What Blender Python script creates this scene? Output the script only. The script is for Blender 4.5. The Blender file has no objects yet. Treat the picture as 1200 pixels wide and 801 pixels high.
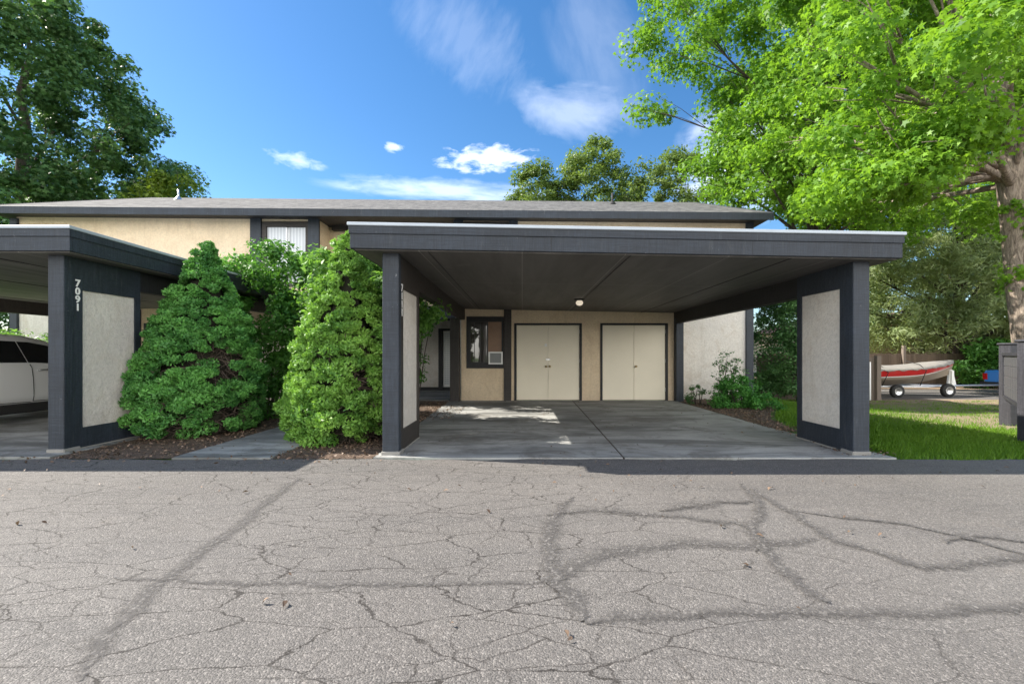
import bpy, math, random
import numpy as np
from mathutils import Vector, Matrix
random.seed(7)
RNG = np.random.default_rng(11)
C = bpy.context.scene.collection
D = bpy.data
R = math.radians
H = 1.22          # camera height

# ------------------------------------------------------------------ tagging
def tag(o, label=None, cat=None, group=None, kind=None):
    if label: o['label'] = label
    if cat: o['category'] = cat
    if group: o['group'] = group
    if kind: o['kind'] = kind
    return o
def empty(name, loc=(0, 0, 0), rz=0):
    o = D.objects.new(name, None); C.objects.link(o)
    o.location = loc; o.rotation_euler.z = rz; o.empty_display_size = .2
    return o
def link_mesh(name, me, parent=None):
    o = D.objects.new(name, me); C.objects.link(o)
    if parent is not None: o.parent = parent
    return o
def copy_tree(o, parent=None):
    c = o.copy(); C.objects.link(c)
    if parent is not None: c.parent = parent
    for ch in list(o.children): copy_tree(ch, c)
    return c

# ------------------------------------------------------------------ mesh builder
class MB:
    def __init__(s): s.v = []; s.f = []; s.sm = []
    def add(s, vs, fs, smooth=False):
        b = len(s.v); s.v += [tuple(p) for p in vs]
        for f in fs: s.f.append(tuple(b + i for i in f)); s.sm.append(smooth)
    def box(s, x0, x1, y0, y1, z0, z1, bev=0.0):
        if x0 > x1: x0, x1 = x1, x0
        if y0 > y1: y0, y1 = y1, y0
        if z0 > z1: z0, z1 = z1, z0
        if bev <= 0:
            s.add([(x0,y0,z0),(x1,y0,z0),(x1,y1,z0),(x0,y1,z0),(x0,y0,z1),(x1,y0,z1),(x1,y1,z1),(x0,y1,z1)],
                  [(0,3,2,1),(4,5,6,7),(0,1,5,4),(1,2,6,5),(2,3,7,6),(3,0,4,7)])
        else:
            b = min(bev, (x1-x0)*.4, (y1-y0)*.4, (z1-z0)*.4)
            vs = []; idx = {}
            for i, (X, sx) in enumerate(((x0,1),(x1,-1))):
                for j, (Y, sy) in enumerate(((y0,1),(y1,-1))):
                    for k, (Z, sz) in enumerate(((z0,1),(z1,-1))):
                        for a in range(3):
                            p = [X + (0 if a == 0 else sx*b), Y + (0 if a == 1 else sy*b), Z + (0 if a == 2 else sz*b)]
                            idx[(i,j,k,a)] = len(vs); vs.append(p)
            fs = []
            g = lambda i,j,k,a: idx[(i,j,k,a)]
            for i in (0,1): fs.append([g(i,0,0,0),g(i,1,0,0),g(i,1,1,0),g(i,0,1,0)][::(1 if i else -1)])
            for j in (0,1): fs.append([g(0,j,0,1),g(1,j,0,1),g(1,j,1,1),g(0,j,1,1)][::(-1 if j else 1)])
            for k in (0,1): fs.append([g(0,0,k,2),g(1,0,k,2),g(1,1,k,2),g(0,1,k,2)][::(1 if k else -1)])
            for i in (0,1):
                for j in (0,1): fs.append([g(i,j,0,0),g(i,j,0,1),g(i,j,1,1),g(i,j,1,0)][::(1 if i == j else -1)])
                for k in (0,1): fs.append([g(i,0,k,0),g(i,1,k,0),g(i,1,k,2),g(i,0,k,2)][::(1 if i == k else -1)])
            for j in (0,1):
                for k in (0,1): fs.append([g(0,j,k,1),g(0,j,k,2),g(1,j,k,2),g(1,j,k,1)][::(1 if j == k else -1)])
            for i in (0,1):
                for j in (0,1):
                    for k in (0,1): fs.append([g(i,j,k,0),g(i,j,k,1),g(i,j,k,2)])
            s.add(vs, fs)
        return s
    def tube(s, pts, rad, n=8, cap=True):
        pts = [Vector(p) for p in pts]; m = len(pts)
        if not hasattr(rad, '__len__'): rad = [rad]*m
        base = len(s.v); up = Vector((0,0,1))
        prev = None
        for i, p in enumerate(pts):
            d = (pts[min(i+1,m-1)] - pts[max(i-1,0)]).normalized()
            if prev is None:
                a = d.cross(up)
                if a.length < .05: a = d.cross(Vector((1,0,0)))
                a.normalize()
            else:
                a = prev - d*prev.dot(d)
                if a.length < 1e-4: a = d.orthogonal()
                a.normalize()
            prev = a; b = d.cross(a)
            for k in range(n):
                t = 2*math.pi*k/n
                s.v.append(tuple(p + (a*math.cos(t) + b*math.sin(t))*rad[i]))
        for i in range(m-1):
            for k in range(n):
                k2 = (k+1) % n
                s.f.append((base+i*n+k, base+i*n+k2, base+(i+1)*n+k2, base+(i+1)*n+k)); s.sm.append(True)
        if cap:
            s.f.append(tuple(base+k for k in range(n))[::-1]); s.sm.append(False)
            s.f.append(tuple(base+(m-1)*n+k for k in range(n))); s.sm.append(False)
        return s
    def disc_x(s, c, r, w, n=28, prof=None):
        """wheel-like lathe about the X axis; prof = list of (x, r)"""
        if prof is None: prof = [(-w/2,0),(-w/2,r),(w/2,r),(w/2,0)]
        base = len(s.v)
        for (x, rr) in prof:
            for k in range(n):
                t = 2*math.pi*k/n
                s.v.append((c[0]+x, c[1]+math.cos(t)*rr, c[2]+math.sin(t)*rr))
        for i in range(len(prof)-1):
            for k in range(n):
                k2 = (k+1) % n
                s.f.append((base+i*n+k, base+i*n+k2, base+(i+1)*n+k2, base+(i+1)*n+k)); s.sm.append(len(prof) > 4)
        return s
    def lathe(s, c, prof, n=20):
        base = len(s.v)
        for (r, z) in prof:
            for k in range(n):
                t = 2*math.pi*k/n
                s.v.append((c[0]+math.cos(t)*r, c[1]+math.sin(t)*r, c[2]+z))
        for i in range(len(prof)-1):
            for k in range(n):
                k2 = (k+1) % n
                s.f.append((base+i*n+k, base+i*n+k2, base+(i+1)*n+k2, base+(i+1)*n+k)); s.sm.append(True)
        return s
    def prism_x(s, poly, x0, x1):
        n = len(poly)
        vs = [(x0,y,z) for y,z in poly] + [(x1,y,z) for y,z in poly]
        fs = [tuple(range(n)), tuple(range(2*n-1, n-1, -1))]
        for i in range(n):
            j = (i+1) % n; fs.append((i, n+i, n+j, j))
        s.add(vs, fs); return s
    def shear(s, k, x0=0):
        s.v = [(x, y, z + k*(x-x0)) for x, y, z in s.v]; return s
    def build(s, name, m, parent=None):
        me = D.meshes.new(name); me.from_pydata(s.v, [], s.f)
        me.polygons.foreach_set('use_smooth', s.sm)
        me.materials.append(m); me.update()
        return link_mesh(name, me, parent)

# ------------------------------------------------------------------ materials
def mat(name):
    m = D.materials.new(name); m.use_nodes = True
    nt = m.node_tree; b = nt.nodes['Principled BSDF']
    return m, nt, b
def N(nt, t, **kw):
    n = nt.nodes.new(t)
    for k, v in kw.items():
        if k in n.inputs: n.inputs[k].default_value = v
        else: setattr(n, k, v)
    return n
def L(nt, a, b): nt.links.new(a, b)
def coords(nt, scale=(1,1,1), obj=False, rot=(0,0,0)):
    g = N(nt, 'ShaderNodeNewGeometry') if not obj else N(nt, 'ShaderNodeTexCoord')
    mp = N(nt, 'ShaderNodeMapping'); mp.inputs['Scale'].default_value = scale; mp.inputs['Rotation'].default_value = rot
    L(nt, g.outputs['Position'] if not obj else g.outputs['Object'], mp.inputs['Vector'])
    return mp.outputs['Vector']
def noise(nt, vec, scale, detail=4, rough=.6, dist=0):
    n = N(nt, 'ShaderNodeTexNoise'); n.inputs['Scale'].default_value = scale
    n.inputs['Detail'].default_value = detail; n.inputs['Roughness'].default_value = rough
    n.inputs['Distortion'].default_value = dist
    L(nt, vec, n.inputs['Vector']); return n.outputs['Fac']
def ramp(nt, fac, stops, interp='LINEAR'):
    r = N(nt, 'ShaderNodeValToRGB'); cr = r.color_ramp; cr.interpolation = interp
    while len(cr.elements) < len(stops): cr.elements.new(.5)
    for e, (p, c) in zip(cr.elements, stops):
        e.position = p; e.color = (c, c, c, 1) if not hasattr(c, '__len__') else (*c, 1)
    L(nt, fac, r.inputs['Fac']); return r.outputs['Color']
def mixc(nt, fac, a, b, mode='MIX'):
    m = N(nt, 'ShaderNodeMix', data_type='RGBA', blend_type=mode)
    def put(sock, v):
        if hasattr(v, 'links') or hasattr(v, 'is_linked'): L(nt, v, sock)
        elif hasattr(v, '__len__'): sock.default_value = (*v[:3], 1)
        else: sock.default_value = v
    if hasattr(fac, 'is_linked'): L(nt, fac, m.inputs[0])
    else: m.inputs[0].default_value = fac
    put(m.inputs[6], a); put(m.inputs[7], b)
    return m.outputs[2]
def mth(nt, op, a, b=None, clamp=False):
    m = N(nt, 'ShaderNodeMath', operation=op); m.use_clamp = clamp
    for i, v in enumerate((a, b)):
        if v is None: continue
        if hasattr(v, 'is_linked'): L(nt, v, m.inputs[i])
        else: m.inputs[i].default_value = v
    return m.outputs[0]
def bump(nt, h, b, strength=.3, dist=.01):
    n = N(nt, 'ShaderNodeBump'); n.inputs['Strength'].default_value = strength; n.inputs['Distance'].default_value = dist
    L(nt, h, n.inputs['Height']); L(nt, n.outputs['Normal'], b.inputs['Normal'])
def simple(name, col, rough=.5, metal=0, var=.12, scale=6, spec=None):
    m, nt, b = mat(name)
    v = coords(nt)
    n = noise(nt, v, scale, 5)
    c = mixc(nt, n, tuple(x*(1-var) for x in col), tuple(min(1, x*(1+var)) for x in col))
    L(nt, c, b.inputs['Base Color']); b.inputs['Roughness'].default_value = rough; b.inputs['Metallic'].default_value = metal
    if spec is not None: b.inputs['Specular IOR Level'].default_value = spec
    return m
M = {}
def painted_wood(name, col, chip=True, rough=.6):
    m, nt, b = mat(name)
    v = coords(nt); va = coords(nt, (16, 16, .9)); vh = coords(nt, (.9, 10, 22))
    big = noise(nt, v, 1.1, 4, .65)
    gr = noise(nt, va, 3, 4, .7); gr2 = noise(nt, vh, 3, 4, .7)
    c = mixc(nt, ramp(nt, big, [(.3, 0), (.7, 1)]), tuple(x*.72 for x in col), tuple(x*1.3 for x in col))
    g = mth(nt, 'MULTIPLY', gr, gr2)
    c = mixc(nt, ramp(nt, g, [(.14, .75), (.30, 0)]), c, tuple(x*.45 for x in col))
    c = mixc(nt, ramp(nt, g, [(.30, 0), (.46, .5)]), c, tuple(min(1, x*1.9) for x in col))
    if chip:
        c = mixc(nt, ramp(nt, noise(nt, coords(nt, (5, 5, .7)), 3, 5, .75), [(.58, 0), (.74, .35)]), c, (.11,.115,.12))
        c = mixc(nt, ramp(nt, noise(nt, v, 8, 6, .78), [(.665, 0), (.70, .75)]), c, (.22,.225,.23))
    L(nt, c, b.inputs['Base Color']); b.inputs['Roughness'].default_value = rough
    bump(nt, g, b, .7, .012)
    return m
M['slate'] = painted_wood('slate_paint', (.024, .032, .045))
M['dark'] = painted_wood('dark_paint', (.017, .017, .019), chip=False)
M['brown'] = painted_wood('dark_brown_paint', (.036, .030, .027), chip=False)
def ceiling_mat(name, col):
    m, nt, b = mat(name)
    v = coords(nt); va = coords(nt, (2, .25, 2))
    c = mixc(nt, ramp(nt, noise(nt, va, 2.2, 6, .65), [(.3, 0), (.7, 1)]), tuple(x*.65 for x in col), tuple(x*1.35 for x in col))
    c = mixc(nt, ramp(nt, noise(nt, v, .9, 5, .7), [(.62, 0), (.72, .5)]), c, tuple(x*2 for x in col))
    br = N(nt, 'ShaderNodeTexBrick'); br.inputs['Scale'].default_value = 1; br.inputs['Mortar Size'].default_value = .008
    br.inputs['Brick Width'].default_value = 2.44; br.inputs['Row Height'].default_value = 1.22; br.offset = .0
    mp = coords(nt, (1,1,0), rot=(0,0,R(90)))
    L(nt, mp, br.inputs['Vector'])
    c = mixc(nt, br.outputs['Fac'], c, tuple(x*2.2 for x in col))
    L(nt, c, b.inputs['Base Color']); b.inputs['Roughness'].default_value = .6
    return m
M['ceil'] = ceiling_mat('ceiling_paint', (.085, .080, .074))
M['ceil_l'] = ceiling_mat('ceiling_paint_lit', (.13, .125, .115))  # lighter copy for the left carport, its light put into the colour
def stucco(name, col, stain=.5, sc=1.0):
    m, nt, b = mat(name)
    v = coords(nt)
    c = mixc(nt, ramp(nt, noise(nt, v, .8, 6, .6), [(.35, 0), (.65, 1)]), tuple(x*.86 for x in col), col)
    sp = noise(nt, v, 22*sc, 6, .75)
    c = mixc(nt, ramp(nt, sp, [(.40, .45), (.56, 0)]), c, tuple(x*.66 for x in col))
    st = noise(nt, v, 2.6, 8, .72, 1.2)
    c = mixc(nt, ramp(nt, st, [(.50, 0), (.66, stain)]), c, (col[0]*.72, col[1]*.66, col[2]*.6))
    c = mixc(nt, ramp(nt, noise(nt, coords(nt, (4, 4, .35)), 1.6, 6, .7), [(.54, 0), (.72, stain*.9)]), c, (col[0]*.62, col[1]*.58, col[2]*.52))
    # grime splashed up from the ground
    sx = N(nt, 'ShaderNodeSeparateXYZ'); L(nt, v, sx.inputs[0])
    gz = mth(nt, 'ADD', sx.outputs['Z'], mth(nt, 'MULTIPLY', noise(nt, v, 3, 5), .9))
    c = mixc(nt, ramp(nt, gz, [(.42, .55*stain), (.95, 0)]), c, (.2, .17, .13))
    L(nt, c, b.inputs['Base Color']); b.inputs['Roughness'].default_value = .92
    h = mth(nt, 'ADD', noise(nt, v, 55*sc, 5, .7), mth(nt, 'MULTIPLY', noise(nt, v, 14*sc, 3), .8))
    bump(nt, h, b, .95, .018)
    return m
M['stucco_tan'] = stucco('tan_stucco', (.84, .68, .48), .45)
M['stucco_grey'] = stucco('pale_grey_stucco', (.76, .72, .66), .55)
M['stucco_panel'] = stucco('pale_panel_stucco', (.78, .73, .66), .45)
def door_mat():
    m, nt, b = mat('cream_door_paint')
    v = coords(nt)
    col = (.80, .73, .58)
    c = mixc(nt, noise(nt, v, 1.4, 5), tuple(x*.9 for x in col), tuple(x*1.06 for x in col))
    c = mixc(nt, ramp(nt, noise(nt, coords(nt, (3,3,9)), 5, 7, .75), [(.64, 0), (.70, .5)]), c, (.28, .25, .2))
    L(nt, c, b.inputs['Base Color']); b.inputs['Roughness'].default_value = .5
    bump(nt, noise(nt, coords(nt, (20,20,1)), 4, 3), b, .12, .004)
    return m
M['door'] = door_mat()
M['seam'] = simple('dark_seam', (.02,.02,.02), .7)
M['metal'] = simple('pale_metal', (.62,.63,.64), .35, .8)
M['flash'] = simple('galvanised_edge', (.42,.47,.52), .5, .2, .15, 3)
M['brass'] = simple('brass', (.55,.42,.22), .35, .9)
M['white'] = simple('white_plastic', (.75,.75,.73), .4, 0, .05)
M['digit'] = simple('white_number', (.8,.8,.78), .4, 0, .03)
M['winframe'] = simple('dark_bronze_frame', (.028,.026,.026), .4, .2)
M['footing'] = simple('footing_concrete', (.24,.23,.21), .9, 0, .25, 14)
def glass_mat(name, col, rough=.04, spec=1.0, ir=1.9):
    m, nt, b = mat(name)
    b.inputs['Base Color'].default_value = (*col, 1); b.inputs['Roughness'].default_value = rough
    b.inputs['IOR'].default_value = ir
    bump(nt, noise(nt, coords(nt), 1.6, 2), b, .06, .03)
    return m
M['glass'] = glass_mat('dark_glass', (.045,.042,.038))
M['glass_car'] = glass_mat('car_glass', (.012,.013,.014), ir=1.6)
def blinds_mat():
    m, nt, b = mat('window_blinds')
    v = coords(nt)
    w = N(nt, 'ShaderNodeTexWave', wave_type='BANDS', bands_direction='X'); w.inputs['Scale'].default_value = 3.6
    L(nt, v, w.inputs['Vector'])
    c = mixc(nt, w.outputs['Fac'], (.50,.52,.56), (.66,.68,.71))
    L(nt, c, b.inputs['Base Color']); b.inputs['Roughness'].default_value = .12
    return m
M['blind'] = blinds_mat()
def concrete():
    m, nt, b = mat('grey_concrete')
    v = coords(nt)
    col = (.36, .365, .355)
    c = mixc(nt, ramp(nt, noise(nt, v, .55, 6, .65, .4), [(.36, 0), (.66, 1)]), tuple(x*.72 for x in col), tuple(x*1.18 for x in col))
    c = mixc(nt, ramp(nt, noise(nt, coords(nt, (.5, 2.4, 1)), .8, 6, .7, .5), [(.45, 0), (.60, .8)]), c, (.085, .090, .090))
    c = mixc(nt, ramp(nt, noise(nt, coords(nt, (.8, .9, 1)), 1.7, 7, .75, .8), [(.50, 0), (.62, .7)]), c, (.12, .112, .10))
    c = mixc(nt, ramp(nt, noise(nt, v, 60, 3, .8), [(.4, .25), (.6, 0)]), c, (.17, .165, .15))
    L(nt, c, b.inputs['Base Color']); b.inputs['Roughness'].default_value = .72
    bump(nt, noise(nt, v, 90, 4, .7), b, .3, .004)
    return m
M['concrete'] = concrete()
def asphalt():
    m, nt, b = mat('worn_asphalt')
    v = coords(nt)
    big = noise(nt, v, .35, 5, .6)
    c = mixc(nt, ramp(nt, big, [(.3, 0), (.7, 1)]), (.135, .124, .116), (.195, .182, .171))
    c = mixc(nt, ramp(nt, noise(nt, coords(nt, (.35, 1.6, 1)), .9, 6, .7), [(.45, 0), (.7, .6)]), c, (.105, .100, .098))
    c = mixc(nt, ramp(nt, noise(nt, v, 2.1, 6, .75, .6), [(.60, 0), (.74, .22)]), c, (.30, .245, .19))
    # aggregate stones
    vo = N(nt, 'ShaderNodeTexVoronoi'); vo.inputs['Scale'].default_value = 120; L(nt, v, vo.inputs['Vector'])
    sx = N(nt, 'ShaderNodeSeparateColor'); L(nt, vo.outputs['Color'], sx.inputs[0])
    c = mixc(nt, ramp(nt, sx.outputs[0], [(.0, .55), (.36, 0), (1, 0)]), c, (.06, .057, .054))
    c = mixc(nt, ramp(nt, sx.outputs[1], [(.0, 0), (.70, 0), (1, .50)]), c, (.40, .37, .345))
    fine = noise(nt, v, 210, 2, .9)
    c = mixc(nt, .75, c, mixc(nt, 1, c, ramp(nt, fine, [(.35, .05), (.65, 1.25)]), 'MULTIPLY'))
    # cracks
    def warp(scale, amt, st=(1,1,1)):
        vv = coords(nt, st)
        nz = N(nt, 'ShaderNodeTexNoise'); nz.inputs['Scale'].default_value = scale; nz.inputs['Detail'].default_value = 5; nz.inputs['Roughness'].default_value = .65
        L(nt, vv, nz.inputs['Vector'])
        sub = N(nt, 'ShaderNodeVectorMath', operation='SUBTRACT'); L(nt, nz.outputs['Color'], sub.inputs[0]); sub.inputs[1].default_value = (.5,.5,.5)
        sc = N(nt, 'ShaderNodeVectorMath', operation='SCALE'); L(nt, sub.outputs[0], sc.inputs[0]); sc.inputs['Scale'].default_value = amt
        ad = N(nt, 'ShaderNodeVectorMath', operation='ADD'); L(nt, vv, ad.inputs[0]); L(nt, sc.outputs[0], ad.inputs[1])
        return ad.outputs[0]
    def cracks(vec, scale, width, rnd=1.0):
        q = N(nt, 'ShaderNodeTexVoronoi', feature='DISTANCE_TO_EDGE', voronoi_dimensions='2D'); q.inputs['Scale'].default_value = scale
        q.inputs['Randomness'].default_value = rnd
        L(nt, vec, q.inputs['Vector'])
        return ramp(nt, q.outputs['Distance'], [(0, 1), (width*.75, 1), (width, 0)])
    mask1 = ramp(nt, noise(nt, v, .45, 2), [(.25, .15), (.45, 1)])
    # more cracking on the left half of the lane
    sep = N(nt, 'ShaderNodeSeparateXYZ'); L(nt, v, sep.inputs[0])
    left = ramp(nt, mth(nt, 'ADD', mth(nt, 'MULTIPLY', sep.outputs['X'], -.16), .62), [(.25, .35), (.6, 1)])
    brk = ramp(nt, noise(nt, v, 3.5, 3, .7), [(.34, .22), (.48, 1)])
    k1 = mth(nt, 'MULTIPLY', cracks(warp(5.0, .16, (.62, 1.7, 1)), 2.1, .0125), mask1)
    k2 = mth(nt, 'MULTIPLY', cracks(warp(8, .09, (.70, 1.5, 1)), 4.6, .022), mth(nt, 'MULTIPLY', ramp(nt, noise(nt, v, .8, 3), [(.40, 0), (.52, .8)]), left))
    k = mth(nt, 'MULTIPLY', mth(nt, 'MAXIMUM', k1, k2), mth(nt, 'MULTIPLY', brk, left))
    c = mixc(nt, mth(nt, 'MULTIPLY', k, 1.0), c, (.030, .026, .023))
    L(nt, c, b.inputs['Base Color']); b.inputs['Roughness'].default_value = .85
    hgt = mth(nt, 'MULTIPLY', vo.outputs['Distance'], -.6)
    bump(nt, hgt, b, .9, .006)
    return m
M['asphalt'] = asphalt()
def sealmat():
    m, nt, b = mat('asphalt_patch_seal')
    v = coords(nt)
    vo = N(nt, 'ShaderNodeTexVoronoi'); vo.inputs['Scale'].default_value = 85; L(nt, v, vo.inputs['Vector'])
    sx = N(nt, 'ShaderNodeSeparateColor'); L(nt, vo.outputs['Color'], sx.inputs[0])
    c = mixc(nt, noise(nt, v, 7, 5, .7), (.070,.066,.063), (.105,.098,.094))
    c = mixc(nt, ramp(nt, sx.outputs[1], [(.74, 0), (.97, .5)]), c, (.33, .31, .29))
    L(nt, c, b.inputs['Base Color']); b.inputs['Roughness'].default_value = .85
    # worn thin towards the edges: see-through by a broken noise pattern along the ribbon's width
    uv = N(nt, 'ShaderNodeUVMap'); sp = N(nt, 'ShaderNodeSeparateXYZ'); L(nt, uv.outputs[0], sp.inputs[0])
    e = mth(nt, 'SUBTRACT', 1, mth(nt, 'ABSOLUTE', mth(nt, 'SUBTRACT', mth(nt, 'MULTIPLY', sp.outputs['X'], 2), 1)))
    a = mth(nt, 'ADD', mth(nt, 'MULTIPLY', e, 1.5), mth(nt, 'MULTIPLY', mth(nt, 'SUBTRACT', noise(nt, v, 28, 6, .8), .72), 2.4))
    a2 = ramp(nt, a, [(.05, 0), (1.0, .80)])
    tr = N(nt, 'ShaderNodeBsdfTransparent'); mx = N(nt, 'ShaderNodeMixShader')
    L(nt, a2, mx.inputs[0]); L(nt, tr.outputs[0], mx.inputs[1]); L(nt, b.outputs[0], mx.inputs[2])
    L(nt, mx.outputs[0], nt.nodes['Material Output'].inputs['Surface'])
    return m
M['seal'] = sealmat()
def shingle():
    m, nt, b = mat('asphalt_shingles')
    v = coords(nt)
    br = N(nt, 'ShaderNodeTexBrick'); br.inputs['Scale'].default_value = 1; br.inputs['Brick Width'].default_value = .22
    br.inputs['Row Height'].default_value = .14; br.inputs['Mortar Size'].default_value = .012; br.inputs['Bias'].default_value = 0
    br.inputs['Color1'].default_value = (.025,.025,.026,1); br.inputs['Color2'].default_value = (.16,.158,.155,1); br.inputs['Mortar'].default_value = (.06,.06,.06,1)
    L(nt, v, br.inputs['Vector'])
    c = mixc(nt, .35, br.outputs['Color'], mixc(nt, ramp(nt, noise(nt, coords(nt, (2.2, .8, 1)), 3.2, 5, .85), [(.42, 0), (.58, 1)]), (.02,.02,.022), (.21,.205,.20)))
    L(nt, c, b.inputs['Base Color']); b.inputs['Roughness'].default_value = .95
    bump(nt, br.outputs['Fac'], b, -.6, .02)
    return m
M['shingle'] = shingle()
def leafmat(name, dark, light, rnd=.5, trans=.35, clump=.7):
    m, nt, b = mat(name)
    g = N(nt, 'ShaderNodeNewGeometry')
    n = noise(nt, g.outputs['Position'], clump, 1)
    f = mth(nt, 'ADD', mth(nt, 'MULTIPLY', g.outputs['Random Per Island'], rnd), mth(nt, 'MULTIPLY', ramp(nt, n, [(.32, 0), (.68, 1)]), 1-rnd))
    c = mixc(nt, f, dark, light)
    L(nt, c, b.inputs['Base Color']); b.inputs['Roughness'].default_value = .5
    b.inputs['Specular IOR Level'].default_value = .35
    t = N(nt, 'ShaderNodeBsdfTranslucent')
    tc = mixc(nt, .5, c, tuple(min(1, x*q) for x, q in zip(light, (1.5, 1.5, .6)))); L(nt, tc, t.inputs['Color'])
    mx = N(nt, 'ShaderNodeMixShader'); mx.inputs[0].default_value = trans
    L(nt, b.outputs[0], mx.inputs[1]); L(nt, t.outputs[0], mx.inputs[2])
    L(nt, mx.outputs[0], nt.nodes['Material Output'].inputs['Surface'])
    return m
M['leaf_gum'] = leafmat('bright_green_leaves', (.038,.115,.012), (.20,.38,.04), .5, .45, .6)
M['leaf_gumC'] = leafmat('yellow_green_leaves', (.045,.145,.012), (.25,.44,.045), .5, .45, .8)
M['leaf_dark'] = leafmat('deep_green_leaves', (.026,.080,.026), (.105,.21,.06), .45, .3, .4)
M['leaf_yel'] = leafmat('light_green_leaves', (.09,.16,.02), (.20,.28,.035), .5, .4)
M['leaf_far'] = leafmat('olive_green_leaves', (.06,.12,.025), (.19,.27,.07), .5, .35, .4)
M['leaf_willow'] = leafmat('grey_green_leaves', (.13,.20,.085), (.42,.50,.27), .5, .45, .6)
M['leaf_cone'] = leafmat('blue_green_needles', (.030,.13,.032), (.17,.42,.09), .4, .22, 3.0)
M['leaf_cone2'] = leafmat('fresh_green_needles', (.05,.16,.025), (.27,.49,.09), .4, .25, 3.0)
M['leaf_shrub'] = leafmat('glossy_shrub_leaves', (.035,.12,.022), (.12,.29,.05), .55, .35, .9)
M['leaf_shrub2'] = leafmat('light_shrub_leaves', (.06,.17,.03), (.20,.38,.08), .55, .4, .9)
M['leaf_hedge'] = leafmat('dark_hedge_leaves', (.03,.10,.032), (.10,.22,.065), .5, .2)
M['leaf_small'] = leafmat('small_shrub_leaves', (.035,.16,.03), (.12,.34,.06), .5, .3, 2)
M['grass'] = leafmat('grass_blades', (.07,.19,.018), (.22,.38,.045), .5, .45, .5)
M['twig'] = simple('dry_brown_twigs', (.085,.062,.048), .9, 0, .4, 12)
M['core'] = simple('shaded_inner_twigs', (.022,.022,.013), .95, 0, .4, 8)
def bark(name, a, c2):
    m, nt, b = mat(name)
    v = coords(nt, (7, 7, 1.6))
    n = noise(nt, v, 2.0, 8, .75, .8)
    c = mixc(nt, ramp(nt, n, [(.36, 0), (.62, 1)]), a, c2)
    L(nt, c, b.inputs['Base Color']); b.inputs['Roughness'].default_value = .95
    bump(nt, n, b, 1, .05)
    return m
M['bark'] = bark('grey_bark', (.10,.075,.058), (.42,.345,.28))
M['bark_d'] = bark('dark_bark', (.035,.028,.022), (.12,.10,.08))
def soil(name, a, c2, sc=9):
    m, nt, b = mat(name)
    v = coords(nt); n = noise(nt, v, sc, 8, .8)
    c = mixc(nt, ramp(nt, n, [(.35, 0), (.65, 1)]), a, c2)
    L(nt, c, b.inputs['Base Color']); b.inputs['Roughness'].default_value = 1
    bump(nt, n, b, .8, .03); return m
M['mulch'] = soil('brown_mulch', (.045,.03,.022), (.17,.115,.08))
M['chip'] = leafmat('bark_chips', (.05,.032,.022), (.24,.165,.115), .9, .05)
M['dirt'] = soil('dry_dirt', (.16,.115,.075), (.34,.25,.17), 5)
def terrain_mat():
    m, nt, b = mat('turf_and_dirt')
    v = coords(nt)
    g = mixc(nt, noise(nt, v, 3, 6, .7), (.06,.13,.02), (.13,.22,.04))
    d = mixc(nt, noise(nt, v, 7, 7, .8), (.15,.11,.07), (.33,.25,.17))
    sp = N(nt, 'ShaderNodeSeparateXYZ'); L(nt, v, sp.inputs[0])
    # worn ground round the mailboxes and the tree
    w = ramp(nt, mth(nt, 'ADD', mth(nt, 'MULTIPLY', sp.outputs['X'], .1), mth(nt, 'MULTIPLY', noise(nt, v, 1.1, 4), .55)), [(.84, 0), (1.0, .9)])
    L(nt, mixc(nt, w, g, d), b.inputs['Base Color']); b.inputs['Roughness'].default_value = 1
    bump(nt, noise(nt, v, 20, 5, .8), b, .6, .03)
    return m
M['terrain'] = terrain_mat()

# ------------------------------------------------------------------ foliage
STAR = []
for i in range(10):
    a = math.pi/2 + i*math.pi/5
    r = (.5, .21)[i % 2]
    STAR.append((r*math.cos(a), r*math.sin(a)))
STAR = np.array(STAR)
OVAL = np.array([(0,-.5),(.2,-.2),(.22,.1),(0,.55),(-.22,.1),(-.2,-.2)])
LANCE = np.array([(0,-.6),(.1,0),(0,.6),(-.1,0)])
DIAM = np.array([(0,-.5),(.3,0),(0,.5),(-.3,0)])
def norm(a): return a/np.maximum(np.linalg.norm(a, axis=1, keepdims=True), 1e-6)
def leaf_object(name, cen, nrm, size, tpl, m, parent=None, curl=.25, axis=None):
    n = len(cen); k = len(tpl)
    nrm = norm(nrm)
    t = RNG.normal(size=(n,3)) if axis is None else axis
    t = norm(t - nrm*np.sum(t*nrm, axis=1, keepdims=True))
    b = np.cross(nrm, t)
    X = tpl[:,0][None,:,None]; Y = tpl[:,1][None,:,None]
    s = size[:,None,None]
    v = cen[:,None,:] + s*(X*b[:,None,:] + Y*t[:,None,:]) - s*curl*(X*X+Y*Y)*2*nrm[:,None,:]
    v = v.reshape(-1,3)
    me = D.meshes.new(name)
    me.vertices.add(n*k); me.vertices.foreach_set('co', v.ravel().astype(np.float32))
    me.loops.add(n*k); me.loops.foreach_set('vertex_index', np.arange(n*k, dtype=np.int32))
    me.polygons.add(n); me.polygons.foreach_set('loop_start', (np.arange(n)*k).astype(np.int32))
    try: me.polygons.foreach_set('loop_total', np.full(n, k, dtype=np.int32))
    except Exception: pass
    me.materials.append(m); me.update(calc_edges=True); me.validate()
    return link_mesh(name, me, parent)

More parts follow.
